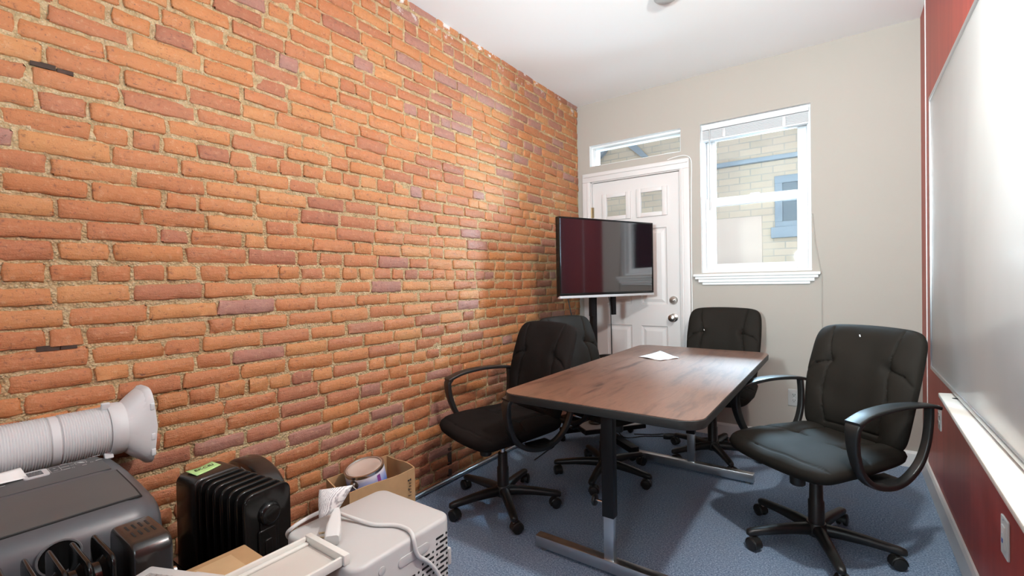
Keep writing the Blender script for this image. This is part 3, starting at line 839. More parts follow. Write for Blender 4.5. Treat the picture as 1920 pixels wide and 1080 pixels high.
    gl = MB(); gl.lathe([(.001, .08), (.031, .08), (.033, .10), (.031, .105), (.031, .205), (.027, .212), (.0255, .278), (.024, .283), (.001, .283)], 'plastic_black', 24); go = gl.build('gas_lift', t)
    MB().cyl((0, 0, .27), (0, 0, .372), .0135, 'chrome', seg=16).build('piston', go)['label'] = 'chrome piston'
    hb = MB(); hb.lathe([(.001, .055), (.036, .055), (.046, .065), (.046, .095), (.036, .112), (.001, .114)], 'plastic_black', 24); hb.build('base_hub', t)
    for i in range(5):
        a = 2*PI*i/5; ca, sa = math.cos(a), math.sin(a)
        lg = MB(); rg = []
        for (r, z, wd, ht) in ((.03, .083, .05, .05), (.10, .085, .046, .046), (.18, .082, .042, .038), (.25, .076, .038, .032), (.285, .073, .037, .031), (.302, .071, .03, .026), (.308, .070, .016, .016)):
            rg.append([(r*ca-px*sa, r*sa+px*ca, z+pz) for (px, pz) in rrect(-wd/2, -ht/2, wd/2, ht/2, ht*.42, 4)])
        lg.rings(rg, 'plastic_black'); lo = lg.build('base_leg', t)
        # twin wheel caster under a hood
        cs = MB(); cx, cy = .288*ca, .288*sa
        sp = CAST[i]; dx, dy = math.cos(sp), math.sin(sp); ax, ay = -dy, dx
        cs.cyl((cx, cy, .04), (cx, cy, .066), .007, 'nickel', seg=10)
        ox, oy = cx+dx*.012, cy+dy*.012
        for s2 in (-1, 1):
            cs.cyl((ox+ax*.005*s2, oy+ay*.005*s2, .0255), (ox+ax*.023*s2, oy+ay*.023*s2, .0255), .0255, 'plastic_black', seg=24, bev=.005)
        hd = []
        for j in range(9):
            an = R(-15)+j/8*R(200)
            hd.append([(ox+dx*math.cos(an)*rr_+ax*q, oy+dy*math.cos(an)*rr_+ay*q, .0255+math.sin(an)*rr_) for (rr_, q) in ((.027, -.021), (.0305, -.018), (.0305, .018), (.027, .021))])
        cs.rings(hd, 'plastic_black')
        cs.build('caster', lo)
    return t
CAST = [R(x) for x in (200, 80, 140, 330, 30)]
chair = make_chair()
def put(o, x, y, face, base, label, fabric=None):
    """face: direction the sitter looks (deg, world); base: direction of one base leg"""
    rz = R(face)+PI/2
    o.location = (x, y, 0); o.rotation_euler = (0, 0, rz)
    tag(o, label, 'chair', 'black office chairs around the table')
    for ch in o.children:
        if ch.name.startswith(('base_', 'gas_lift')):
            ch.rotation_euler = (0, 0, R(base)-rz)
        if fabric and ch.name.startswith(('seat', 'backrest')):
            ch.data = ch.data.copy(); ch.data.materials.clear(); ch.data.materials.append(M[fabric])
    return o
copies = [dup(chair) for _ in range(3)]
put(copies[0], .456, -1.80, 251, 29, 'black office chair between the near end of the table and the brick wall', 'fabric')
put(copies[1], .745, -1.15, -15, -8, 'black office chair at far left of the table, mostly hidden, seen side on')
put(copies[2], 1.225, -.497, 267, 14, 'black armless office chair at the far end of the table under the window')
for ch in list(copies[2].children):
    if ch.name.startswith('armrest'):
        bpy.data.objects.remove(ch)
    elif ch.name.startswith(('seat', 'backrest', 'back_', 'tilt', 'tension', 'height')):
        ch.location.z = .022
put(chair, 1.838, -1.345, 233, 0, 'black office chair pulled out beside the red wall, nearest and fully in view')

for (o, spots) in ((chair, ((back_place, -.06, .78, .05), (back_place, -.1, .3, .049), (seat_place, -.55, -.93, .012), (seat_place, .12, -.975, .0), (seat_place, .35, -.97, -.006))), (copies[2], ((back_place, -.5, .42, .045),))):
    rnd = random.Random(8)
    for (f_, u, v, h) in spots:
        fk = MB(); p = f_(u, v, h)
        fk.box(p, (.004, .004, .011 if f_ is back_place else .005), 'paper', .001, rot=(0, rnd.uniform(-.5, .5), 0))
        fk.build('paint_fleck', o)['label'] = 'white paint fleck'

# ------------------------------------------------------------------ television on its stand
dv = Vector((.39, .92, 0)).normalized(); nv = Vector((.92, -.39, 0)).normalized()
TVC = Vector((.542, -.578, 1.355)); TVR = math.atan2(dv.y, dv.x)
tv = thing('television', 'flat screen television with silver lower edge turned to the room', 'television', TVC, TVR)   # local x along the screen, -y out of the screen
TW, TH = .92, .558
MB().mm((-TW/2, 0, -TH/2), (TW/2, .035, TH/2), 'gloss_black', .004).build('back_housing', tv)
bz = MB()
for (p, q) in (((-TW/2, -TH/2+.03), (-TW/2+.012, TH/2-.012)), ((TW/2-.012, -TH/2+.03), (TW/2, TH/2-.012)), ((-TW/2, TH/2-.012), (TW/2, TH/2)), ((-TW/2, -TH/2+.013), (TW/2, -TH/2+.03))):
    bz.mm((p[0], -.006, p[1]), (q[0], .004, q[1]), 'gloss_black', .002)
bz.build('bezel', tv)
MB().mm((-TW/2+.01, -.003, -TH/2+.028), (TW/2-.01, .002, TH/2-.01), 'screen').build('screen', tv, smooth=0)
MB().mm((-TW/2, -.01, -TH/2-.006), (TW/2, .02, -TH/2+.012), 'silver', .003).build('bottom_trim', tv)['label'] = 'silver lower edge'
MB().mm((-.3, .03, -.2), (.3, .06, .16), 'plastic_black', .01).build('electronics_bulge', tv)
sb = TVC-nv*.12
stn = thing('television_stand', 'black wheeled floor stand carrying the television', 'tv stand', (sb.x, sb.y, 0), TVR)      # local -y = front
for x in (-.105, .105):
    r_ = MB(); r_.mm((x-.018, -.058, .93), (x+.018, -.046, 1.52), 'powder', .002); r_.mm((x-.018, -.058, .93), (x-.014, -.03, 1.52), 'powder'); r_.mm((x+.014, -.058, .93), (x+.018, -.03, 1.52), 'powder')
    r_.build('mounting_rail', stn)
MB().mm((-.25, -.046, 1.25), (.25, -.02, 1.30), 'powder', .003).build('cross_bar', stn)
po = MB(); po.mm((-.075, -.022, .09), (-.035, .022, 1.42), 'powder', .004); po.build('pole', stn)
BA = R(52.3)-TVR; cb_, sb_ = math.cos(BA), math.sin(BA)
def bl_(l, f):
    return (-.012+l*cb_+f*sb_, .028+l*sb_-f*cb_)
def bbox_(mb, l0, l1, f0, f1, z0, z1, k, bev=.003):
    c = bl_((l0+l1)/2, (f0+f1)/2); mb.box((c[0], c[1], (z0+z1)/2), (l1-l0, f1-f0, z1-z0), k, bev, rot=(0, 0, BA)); return mb
bbox_(MB(), -.235, .205, .04, .31, .152, .164, 'device').build('shelf', stn)['label'] = 'grey equipment shelf'
rm = MB()
for a_ in ((-.25, .22, .31, .325), (-.25, -.235, .03, .31), (.205, .22, .03, .31)):
    bbox_(rm, *a_, .138, .168, 'powder', .002)
rm.build('shelf_rim', stn)
bs = MB(); bbox_(bs, -.30, .30, -.02, .03, .06, .10, 'powder'); bbox_(bs, -.03, .03, .031, .54, .06, .10, 'powder'); bs.build('base_frame', stn)
for (l, f) in ((-.285, .005), (.285, .005), (0, .505)):
    x, y = bl_(l, f)
    c_ = MB(); c_.cyl((x-.011, y, .025), (x+.011, y, .025), .025, 'rubber', seg=20, bev=.004); c_.box((x, y+.004, .048), (.032, .022, .036), 'chrome', .004); c_.build('caster', stn)
wx, wy = bl_(-.10, .17)
wv = Vector((sb.x, sb.y, 0))+dv*wx-nv*wy
ex = thing('webcam', 'small black round device standing on the grey shelf of the stand', 'electronic device', (wv.x, wv.y, .165))
MB().lathe([(.001, 0), (.045, 0), (.047, .008), (.03, .02), (.012, .026), (.012, .045), (.03, .05), (.03, .07), (.001, .075)], 'plastic_black', 20).build('body', ex)
k = MB(); pA = TVC+dv*.02-nv*.044; k.tube([(pA.x, pA.y, 1.13), (pA.x+.012, pA.y+.02, 1.0), (pA.x+.03, pA.y-.01, .85), (pA.x+.02, pA.y+.02, .6), (pA.x+.03, pA.y+.03, .3), (pA.x+.06, pA.y+.06, .03), (pA.x+.2, pA.y+.2, .006), (pA.x+.35, pA.y+.3, .006)], .004, 'rubber', 8, 6)
tag(k.build('power_cable'), 'thin black cable hanging down below the middle of the television', 'cable', 'black power cables')
k = MB(); pB = TVC-dv*.36-nv*.044; k.tube([(pB.x, pB.y, 1.10), (pB.x+.02, pB.y+.01, .98), (pB.x+.03, pB.y+.06, .8), (pB.x-.02, pB.y+.1, .4), (pB.x-.1, pB.y, .05), (pB.x-.12, pB.y-.1, .006), (pB.x-.1, pB.y-.3, .006)], .004, 'rubber', 8, 6)
tag(k.build('power_cable'), 'thin black cable hanging below the left end of the television by the brick wall', 'cable', 'black power cables')
k = MB(); k.tube([(.62, -.34, .006), (.75, -.27, .006), (.86, -.18, .006), (1.0, -.2, .006), (1.2, -.1, .006), (1.5, -.12, .006)], .004, 'rubber', 8, 6)
tag(k.build('power_cable'), 'black cable lying on the carpet beneath the far chair', 'cable', 'black power cables')
k = thing('power_strip', 'small black power block on the carpet beyond the table foot', 'power strip', (.875, -.285, 0), R(20))
MB().box((0, 0, .016), (.09, .045, .032), 'plastic_black', .006).build('body', k)

# ------------------------------------------------------------------ portable air conditioner and its hose
ac = thing('portable_air_conditioner', 'charcoal grey portable air conditioner standing by the brick wall', 'air conditioner', (.39, -3.59, 0))
AX, AY = .39, -3.59
prof = [(.175, .03), (.170, .10), (.170, .66), (.176, .695), (.19, .709), (.215, .7145), (.30, .7125), (.40, .705), (.50, .696), (.545, .690), (.575, .680), (.597, .662), (.606, .635), (.61, .58), (.61, .10), (.605, .03)]
def ac_top(x):
    pts = [p for p in prof[4:11]]
    for (a, b) in zip(pts, pts[1:]):
        if a[0] <= x <= b[0]:
            return a[1]+(b[1]-a[1])*(x-a[0])/(b[0]-a[0])
    return pts[-1][1]
def inset_prof(t, dz):
    cx = .39
    out = []
    for (x, z) in prof:
        sx = (.22-t)/.22
        out.append((cx+(x-cx)*sx, z-dz*(z > .6)-dz*.4*(.1 < z <= .6)*0))
    return out
body = MB(); rg = []
L_ = .245
for (y, t, dz) in ((-L_, .06, .05), (-L_+.006, .036, .03), (-L_+.02, .016, .013), (-L_+.045, .004, .003), (-L_+.07, 0, 0), (L_-.07, 0, 0), (L_-.045, .004, .003), (L_-.02, .016, .013), (L_-.006, .036, .03), (L_, .06, .05)):
    rg.append([(x-AX, y, z) for (x, z) in inset_prof(t, dz)])
body.rings(rg, 'ac_grey'); body.build('body', ac, smooth=50)
def on_top(x, y, h=0):
    return (x-AX, y-AY, ac_top(x)+h)
def top_patch(x0, x1, y0, y1, h, k, n=5, thick=.001):
    """thin panel following the sloped top"""
    mb = MB(); xs = [x0+(x1-x0)*i/n for i in range(n+1)]
    rg = [[on_top(x, y0, h), on_top(x, y1, h), on_top(x, y1, h-thick), on_top(x, y0, h-thick)] for x in xs]
    mb.rings(rg, k); return mb
top_patch(.366, .556, -3.82, -3.385, .0016, 'seam', thick=.003).build('gap_line', ac, smooth=0)['label'] = 'dark gap around the lid'
top_patch(.370, .552, -3.815, -3.389, .0030, 'ac_flap', thick=.004).build('outlet_lid', ac, smooth=30)
top_patch(.196, .345, -3.80, -3.392, .0012, 'ac_panel', thick=.003).build('control_panel', ac, smooth=30)
def ring_on_top(mb, cx, cy, wx, wy, r, t, k, h=.0026):
    o_ = rrect(cx-wx/2, cy-wy/2, cx+wx/2, cy+wy/2, r); i_ = rrect(cx-wx/2+t, cy-wy/2+t, cx+wx/2-t, cy+wy/2-t, max(.0005, r-t)); n = len(o_)
    for j in range(n):
        a, b, c, d = o_[j], o_[(j+1) % n], i_[(j+1) % n], i_[j]
        mb.quad([on_top(*a, h), on_top(*b, h), on_top(*c, h), on_top(*d, h)], k)
dp = MB(); o_ = rrect(.221, -3.545, .277, -3.497, .008)
dp.rings([[on_top(x, y, .001) for x, y in o_], [on_top(x, y, .0042) for x, y in o_]], 'silver'); dpo = dp.build('display', ac); dpo['label'] = 'silver framed display'
dq = MB(); o_ = rrect(.232, -3.536, .266, -3.508, .001); dq.rings([[on_top(x, y, .004) for x, y in o_], [on_top(x, y, .0048) for x, y in o_]], 'screen'); dq.build('display_window', dpo)
mk = MB()
ring_on_top(mk, .247, -3.484, .05, .022, .006, .0016, 'ac_mark'); mk.box(on_top(.238, -3.484, .0028), (.008, .0015, .0006), 'ac_mark'); mk.box(on_top(.238, -3.484, .0028), (.0015, .006, .0006), 'ac_mark'); mk.box(on_top(.258, -3.484, .0028), (.002, .009, .0006), 'ac_mark')
for (x, y) in ((.221, -3.449), (.245, -3.450), (.268, -3.452), (.216, -3.409), (.260, -3.413)):
    ring_on_top(mk, x, y, .009, .006, .003, .0012, 'ac_mark')
for (x, y, w_) in ((.221, -3.463, .014), (.245, -3.464, .016), (.268, -3.465, .014), (.212, -3.393, .017), (.256, -3.397, .014), (.27, -3.43, .009), (.262, -3.585, .02), (.28, -3.585, .014), (.268, -3.60, .02)):
    mk.box(on_top(x, y, .0028), (.003, w_, .0006), 'ac_mark')
ring_on_top(mk, .242, -3.432, .034, .024, .011, .0018, 'ac_mark'); mk.box(on_top(.240, -3.433, .0028), (.010, .011, .0006), 'ac_mark', rot=(0, 0, .6)); mk.box(on_top(.247, -3.430, .0028), (.006, .010, .0006), 'ac_mark', rot=(0, 0, -.5))
mk.build('button_markings', ac, smooth=0)['label'] = 'pale printed buttons'
hl = MB(); hl.lathe([(.001, .0), (.033, .0), (.033, .0015), (.001, .0015)], 'gloss_black', 28, Matrix.Translation((.6095-AX, -3.542-AY, .632)) @ Matrix.Rotation(PI/2, 4, 'Y')); ho = hl.build('round_port', ac); ho['label'] = 'black round port'
MB().lathe([(.033, 0), (.037, 0), (.036, .003), (.033, .003)], 'port', 28, Matrix.Translation((.6095-AX, -3.542-AY, .632)) @ Matrix.Rotation(PI/2, 4, 'Y'), cap=False).build('port_rim', ho)
for (x, y) in ((.22, -.19), (.22, .19), (.56, -.19), (.56, .19)):
    MB().cyl((x-AX-.01, y, .02), (x-AX+.01, y, .02), .02, 'rubber', seg=16, bev=.003).build('caster', ac)
pp = MB(); pr = [(.262, -3.588), (.25, -3.533), (.125, -3.53), (.06, -3.60)]
gq = []
for j in range(7):
    row = []
    for i in range(7):
        u, v = i/6, j/6
        x = (.275*(1-u)+.262*u)*(1-v)+(.19*(1-u)+.195*u)*v; y = (-3.66*(1-u)+-3.535*u)*(1-v)+(-3.67*(1-u)+-3.54*u)*v
        row.append(pp.bm.verts.new((x, y, ac_top(x)+.0022+.004*(1+math.sin(u*4+v*3))*.5+.012*v*v)))
    gq.append(row)
pp.mi('paper')
for j in range(6):
    for i in range(6):
        pp.bm.faces.new((gq[j][i], gq[j][i+1], gq[j+1][i+1], gq[j+1][i]))
po_ = pp.build('paper_slip'); tag(po_, 'white paper slip lying on top of the grey air conditioner', 'paper')
sm = po_.modifiers.new('thickness', 'SOLIDIFY'); sm.thickness = .0012; sm.offset = 1

hs = thing('exhaust_hose', 'white ribbed exhaust hose with flared end lying along the brick wall', 'hose', (.088, -3.33, .755))
rg = []; n = 230
for i in range(n+1):
    s_ = i/n; y = -.66*s_
    drop = max(0, s_-.55)/.45
    r_ = .0715+(.0016 if i % 2 else -.0006)
    if 42 < i < 50:
        r_ = .0715
    if i in (42, 50):
        r_ = .068
    cz = -.005*s_-.06*drop**2; cx = .0+.02*drop**2
    rg.append([(cx+r_*math.cos(2*PI*j/40), y, cz+r_*math.sin(2*PI*j/40)) for j in range(40)])
hb = MB(); hb.rings(rg, 'hose'); hb.build('ribbed_hose', hs, smooth=25)
cl = MB(); cl.lathe([(.066, -.012), (.077, -.012), (.080, -.006), (.080, .02), (.078, .026), (.066, .026)], 'hose', 40, Matrix.Rotation(-PI/2, 4, 'X'))
for (an) in (R(75), R(-60)):
    cl.box((.081*math.cos(an), -.016, .081*math.sin(an)), (.02, .022, .012), 'hose', .003, rot=(0, -an, 0))
cl.build('collar', hs, smooth=40)
fl = MB(); rg = []
for (q, y) in ((0, .02), (.06, .03), (.22, .042), (.5, .056), (.8, .069), (1, .078), (1.02, .088), (.985, .088), (.95, .078), (.5, .05), (.02, .026)):
    ring = []
    for j in range(48):
        a = 2*PI*j/48; c_, s_ = math.cos(a), math.sin(a)
        x0, z0 = .076*c_, .076*s_
        k_ = 1/((abs(c_)**4+abs(s_)**4)**.25)
        x1, z1 = .076*c_*k_, .122*s_*k_
        ring.append((x0+(x1-x0)*q-.004*q, y+.012*q*(1-abs(s_)), z0+(z1-z0)*q-.004*q))
    rg.append(ring)
fl.rings(rg, 'hose', cap=False)
for z in (.06, -.035, -.085):
    fl.box((.066, .088, z), (.014, .012, .022), 'hose', .002)
fl.build('flared_end', hs, smooth=50)

# ------------------------------------------------------------------ oil filled radiators
def fin_plate(x, w_, z0, z1, k='gloss_black', t=.011, r=.03):
    mb = MB()
    mb.prism(rrect(-w_/2, z0, w_/2, z1, r, 7), x-t/2, x+t/2, k, axis='x', bev=.0045)
    # pressed oil channel down the middle, both faces
    for s_ in (-1, 1):
        mb.prism(rrect(-w_*.2, z0+.05, w_*.2, z1-.06, .02, 5), x+s_*(t/2-.002), x+s_*(t/2+.006), k, axis='x', bev=.004)
    return mb
def radiator(name, label, loc, rz, xs, w_, z0, z1, box_x, box_top, vents, boss=True, tube=(0, .055, 1)):
    """local x is the oil column axis; control box at low x"""
    t = thing(name, label, 'heater', loc, rz, 'black oil radiators')
    for i, x in enumerate(xs):
        f = fin_plate(x, w_, z0, z1, t=.011 if boss else .008, r=.03 if boss else .022)
        if i == len(xs)-1 and boss:
            f.cyl((x, .0, z1-.072), (x+.02, .0, z1-.072), .035, 'gloss_black', r1=.029, seg=28, bev=.006)
            f.prism(rrect(-.035, z0+.06, .02, z1-.11, .01, 4), x, x+.013, 'gloss_black', axis='x', bev=.005)
            f.prism(rrect(-.018, z0+.08, .004, z1-.14, .006, 4), x+.005, x+.018, 'gloss_black', axis='x', bev=.004)
        f.build('fin', t, smooth=35)
    zt, zb = z1-tube[1], z0+.05
    for zz in (zt, zb):
        sp = MB()
        pr = []
        for a, b in zip(xs, xs[1:]):
            pr += [(.034*tube[2], a), (.024*tube[2], a+(b-a)*.35), (.024*tube[2], a+(b-a)*.65), (.034*tube[2], b-.0005)]
        sp.lathe([(.001, pr[0][1]-.0002)]+pr+[(.001, pr[-1][1]+.0002)], 'gloss_black', 20, Matrix.Translation((0, tube[0], zz)) @ Matrix.Rotation(PI/2, 4, 'Y') @ Matrix.Rotation(0, 4, 'Z'))
        sp.build('oil_tube', t)
    bx = MB(); x0, x1 = box_x
    bx.prism(rrect(-w_/2-.003, z0+.01, w_/2+.003, box_top, .028, 7), x0, x1, 'gloss_brown', axis='x', bev=.008)
    if vents:
        for r_ in (-.022, .018):
            for q in range(4):
                bx.box((x0+(x1-x0)*(.25+.17*q), r_, box_top+.0002), (.0035, .026, .001), 'seam')
    bo = bx.build('control_housing', t, smooth=35)
    kb = MB(); kb.cyl((x0, .0, z0+.33), (x0-.016, 0, z0+.33), .02, 'plastic_black', seg=18, bev=.003); kb.build('knob', bo)
    for x in (xs[0]+.01, xs[-1]-.02):
        f = MB(); f.box((x, 0, .05), (.03, w_-.03, .018), 'plastic_black', .006)
        for y in (-w_/2+.025, w_/2-.025):
            f.cyl((x-.012, y, .022), (x+.012, y, .022), .022, 'rubber', seg=16, bev=.003)
        f.build('foot', t)
    return t
h1 = radiator('oil_radiator', 'black oil radiator with a green note, beside the cardboard box', (.42, -3.125, 0), R(6.6), [-.045+.0365*i for i in range(7)], .142, .06, .612, (-.175, -.068), .612, False)
h2 = radiator('oil_radiator', 'black oil radiator in front of the grey air conditioner, vent slots on top', (.746, -3.55, 0), -PI/2, [.0+.0335*i-.047 for i in range(7)], .150, .06, .686, (-.142, -.075), .688, True, False, (.022, .052, 1.2))
kn = MB(); kn.cyl((-.142, .062, .60), (-.150, .062, .60), .010, 'chrome', seg=14, bev=.002); kn.build('switch', h2)['label'] = 'shiny chrome switch'
nt_ = MB(); a_, b_, c_, d_ = (.272, -3.196), (.248, -3.112), (.296, -3.104), (.332, -3.186)
gq = []
for j in range(5):
    row = []
    for i in range(7):
        u, v = i/6, j/4
        x = (a_[0]*(1-u)+b_[0]*u)*(1-v)+(d_[0]*(1-u)+c_[0]*u)*v; y = (a_[1]*(1-u)+b_[1]*u)*(1-v)+(d_[1]*(1-u)+c_[1]*u)*v
        row.append(nt_.bm.verts.new((x, y, .6128+.006*(1-v)*abs(u-.5)+.004*(u-.6)**2)))
    gq.append(row)
nt_.mi('green_note')
for j in range(4):
    for i in range(6):
        nt_.bm.faces.new((gq[j][i], gq[j][i+1], gq[j+1][i+1], gq[j+1][i]))
nto = nt_.build('sticky_note'); tag(nto, 'light green sticky note with black handwriting on top of the radiator', 'note')
sm = nto.modifiers.new('thickness', 'SOLIDIFY'); sm.thickness = .0008; sm.offset = 1
fc = bpy.data.curves.new('handwriting', 'FONT'); fc.body = 'EKCRI'; fc.size = .022; fc.extrude = .0003; fc.shear = .3; fc.align_x = 'CENTER'; fc.align_y = 'CENTER'; fc.space_character = 1.05
tmp = bpy.data.objects.new('text', fc); fc.resolution_u = 4
fo = bpy.data.objects.new('handwriting', bpy.data.meshes.new_from_object(tmp)); bpy.data.objects.remove(tmp); COL.objects.link(fo); fo.data.materials.clear(); fo.data.materials.append(M['ink']); fo.parent = nto; fo.location = (.284, -3.150, .6165); fo.rotation_euler = (0, 0, R(104))

gd = thing('space_heater', 'glossy black round topped appliance standing behind the oil radiator', 'appliance', (.255, -2.98, 0))
g = MB(); arc = [(-.17, 0), (.17, 0)] + [(.17*math.cos(R(a)), .49+.10*math.sin(R(a))) for a in range(0, 181, 10)]
g.prism(arc, -.04, .03, 'gloss_brown', axis='y', bev=.014); g.build('casing', gd, smooth=35)
g = MB()
for (x, z, w_) in ((.02, .582, .06), (.05, .570, .04), (.085, .560, .03), (.06, .553, .05)):
    g.box((x, -.0405, z-.02), (w_, .001, .004), 'ac_mark', rot=(0, R(8), 0))
g.build('panel_print', gd, smooth=0)['label'] = 'pale printed marks'

bn = thing('plastic_bin', 'low black plastic bin wedged between the oil radiator and air conditioner', 'bin', (.40, -3.29, 0))
b = MB(); b.prism(rrect(-.225, -.045, .20, .045, .02), 0, .375, 'gloss_black', axis='z', bev=.006); b.build('body', bn, smooth=35)
b = MB()
for y in (-.037, .037):
    b.tube([(-.205, y, .377), (0, y, .377), (.185, y, .377)], .006, 'gloss_black', 8, 2)
b.tube([(-.215, -.03, .377), (-.215, .03, .377)], .006, 'gloss_black', 8, 2); b.build('rim', bn)

# ------------------------------------------------------------------ cardboard box with the paint can
cb = thing('cardboard_box', 'open brown cardboard box by the brick wall holding a paint can', 'box', (0, 0, 0))
Q = [(.131, -2.303), (.358, -2.331), (.336, -2.657), (.133, -2.629)]
cz = .36
cxm, cym = sum(q[0] for q in Q)/4, sum(q[1] for q in Q)/4
cb.location = (cxm, cym, 0)
ql = [(q[0]-cxm, q[1]-cym) for q in Q]
names = ['end_panel', 'front_panel', 'end_panel', 'back_panel']
for i in range(4):
    a, b_ = Vector((*ql[i], 0)), Vector((*ql[(i+1) % 4], 0)); dr = (b_-a).normalized(); nn = Vector((dr.y, -dr.x, 0)); nn = nn if nn.dot(-(a+b_)/2) > 0 else -nn
    mb = MB(); N_ = 8; rg = []
    for k_ in range(N_+1):
        p = a.lerp(b_, k_/N_); dip = .03*math.sin(k_/N_*PI) if i == 2 else .004*math.sin(k_/N_*PI*2)
        bow = nn*(-.008*math.sin(k_/N_*PI))*(1 if i != 2 else -1.5)
        rg.append([p, p+nn*.005, p+nn*.005+bow+Vector((0, 0, cz-dip)), p+bow+Vector((0, 0, cz-dip))])
    mb.rings(rg, 'card'); mb.build(names[i], cb, smooth=0)
bt = MB(); bt.prism(ql, .002, .008, 'card', axis='z'); bt.build('bottom', cb, smooth=0)
ins = MB(); ins.rings([[(x, y, .17-(y)*.21), (x, y, .174-(y)*.21)] for (x, y) in ()] or [[(-.105, -.13, .19), (.095, -.14, .19), (.095, -.14, .194), (-.105, -.13, .194)], [(-.095, .13, .135), (.10, .12, .135), (.10, .12, .139), (-.095, .13, .139)]], 'card'); ins.build('inner_flap', cb, smooth=0)
pt = MB(); rnd = random.Random(5)
fa, fb = Vector((*ql[1], 0)), Vector((*ql[2], 0)); fd = (fb-fa).normalized(); fn = Vector((fd.y, -fd.x, 0)); fn = fn if fn.dot((fa+fb)/2) > 0 else -fn
for k_ in range(16):
    if k_ in (6, 11):
        continue
    zz = cz-.045-.0135*k_
    for q in range(rnd.choice((2, 3))):
        p = fa+fd*(.03+.006*q)+fn*(.0072 if k_ < 40 else 0)
        pt.box((p.x, p.y, zz+rnd.uniform(-.002, .002)), (.0012, rnd.uniform(.002, .006), rnd.uniform(.003, .009)), 'ink', rot=(0, 0, math.atan2(fd.y, fd.x)-PI/2))
pt.build('printed_column', cb, smooth=0)['label'] = 'column of dark print'
cn = thing('paint_can', 'used metal paint can with blue and white label tilted in the box', 'paint can', (.243, -2.478, .215)); cn.rotation_euler = (R(12), 0, 0)
MB().lathe([(.001, 0), (.083, 0), (.085, .004), (.085, .008), (.0825, .010), (.0825, .182), (.085, .184), (.085, .19), (.079, .19), (.079, .184), (.001, .184)], 'tin', 48).build('can_body', cn)
MB().lathe([(.0828, .014), (.0833, .014), (.0833, .176), (.0828, .176)], 'can_label', 48, cap=False).build('label_wrap', cn)['label'] = 'blue and white label'
ld = MB(); ld.lathe([(.001, .185), (.055, .185), (.059, .188), (.069, .188), (.072, .185), (.078, .187), (.078, .1905), (.074, .1915)], 'lidtan', 48, cap=False); ld.lathe([(.073, .1885), (.077, .1915), (.081, .1905)], 'tin', 48, cap=False); ld.build('lid', cn)
T_ = Matrix.Rotation(R(-70), 4, 'Z')
er = MB(); er.lathe([(.001, .0), (.019, 0), (.019, .003), (.013, .005), (.008, .011), (.001, .012)], 'nickel', 20, T_ @ Matrix.Translation((.0825, 0, .158)) @ Matrix.Rotation(PI/2, 4, 'Y')); er.build('handle_ear', cn)
hd = MB(); pts = [T_ @ Vector((.096, 0, .158)), T_ @ Vector((.099, .02, .146)), T_ @ Vector((.094, .045, .135)), T_ @ Vector((.07, .078, .12))]; hd.tube(pts, .002, 'tin', 8, 5); hd.build('wire_handle', cn)
mk = MB()
for (an, z, w_, h_, k_) in ((4, .150, .016, .036, 'purple'), (-6, .12, .012, .03, 'vinyl'), (-16, .115, .010, .026, 'vinyl'), (-24, .11, .008, .022, 'vinyl')):
    a = R(an); rr_ = .0836
    mk.box((rr_*math.cos(a), rr_*math.sin(a), z), (.0012, w_, h_), k_, rot=(0, 0, a))
for q in range(9):
    a = R(-95-3*(q % 2)); mk.box((.0836*math.cos(a), .0836*math.sin(a), .05+.011*q), (.001, .028, .004), 'label_grey', rot=(0, 0, a))
mk.build('label_print', cn, smooth=0)

# ------------------------------------------------------------------ white appliance with perforated side, its cord and plug
dh = thing('dehumidifier', 'white box appliance with slotted side grille and a cord across its top', 'appliance', (.842, -2.94, 0))
UX, UY, UZ = .158, .17, .51
b = MB(); b.prism(rrect(-UX, -UY, UX, UY, .036, 8), .02, UZ, 'white_plastic', axis='z', bev=.011); b.build('casing', dh, smooth=35)
b = MB(); b.prism(rrect(-UX+.01, -UY+.01, UX-.01, UY-.01, .03, 8), 0, .02, 'rubber', axis='z'); b.build('base', dh, smooth=35)
s_ = MB(); rnd = random.Random(3)
def slot(y0, y1, z):
    if y1-y0 < .0012:
        return
    r_ = .0033
    s_.prism(rrect(y0, z-r_, y1, z+r_, min(r_*.95, (y1-y0)*.49), 3), UX-.004, UX+.0006, 'seam', axis='x')
for row in range(26):
    z = UZ-.046-.0148*row
    y = UY-.022
    k_ = row % 2; lim = -UY+.03
    top_lim = UY-.055 if row == 0 else (UY-.075 if row == 1 else (UY-.10 if row == 2 else (UY-.125 if row == 3 else (lim if row > 6 else UY-.16-.03*(row-3)))))
    while y > max(lim, top_lim):
        if k_ % 2 == 0:
            slot(y-.0068, y, z); y -= .0155
        else:
            slot(y-.031, y, z); y -= .0395
        k_ += 1
s_.build('side_grille', dh, smooth=0)['label'] = 'dark slots of the side grille'
b = MB(); b.prism(rrect(-.035, UZ-.062, .075, UZ-.036, .012, 6), UX-.001, UX+.0025, 'white_plastic', axis='x', bev=.0015); b.build('grip', dh)
b = MB(); b.cyl((UX-.001, -.087, UZ-.038), (UX+.002, -.087, UZ-.038), .011, 'white_plastic', seg=24, bev=.001); b.build('round_cap', dh)
b = MB(); b.box((UX-.03, UY+.004, .375), (.03, .014, .05), 'white_plastic', .004); b.build('side_clip', dh)
pc = thing('appliance_cable', 'thick white power cable with plug lying across the white appliance', 'cable', (.842, -2.94, UZ))
OX, OY, OZ = .842, -2.94, UZ
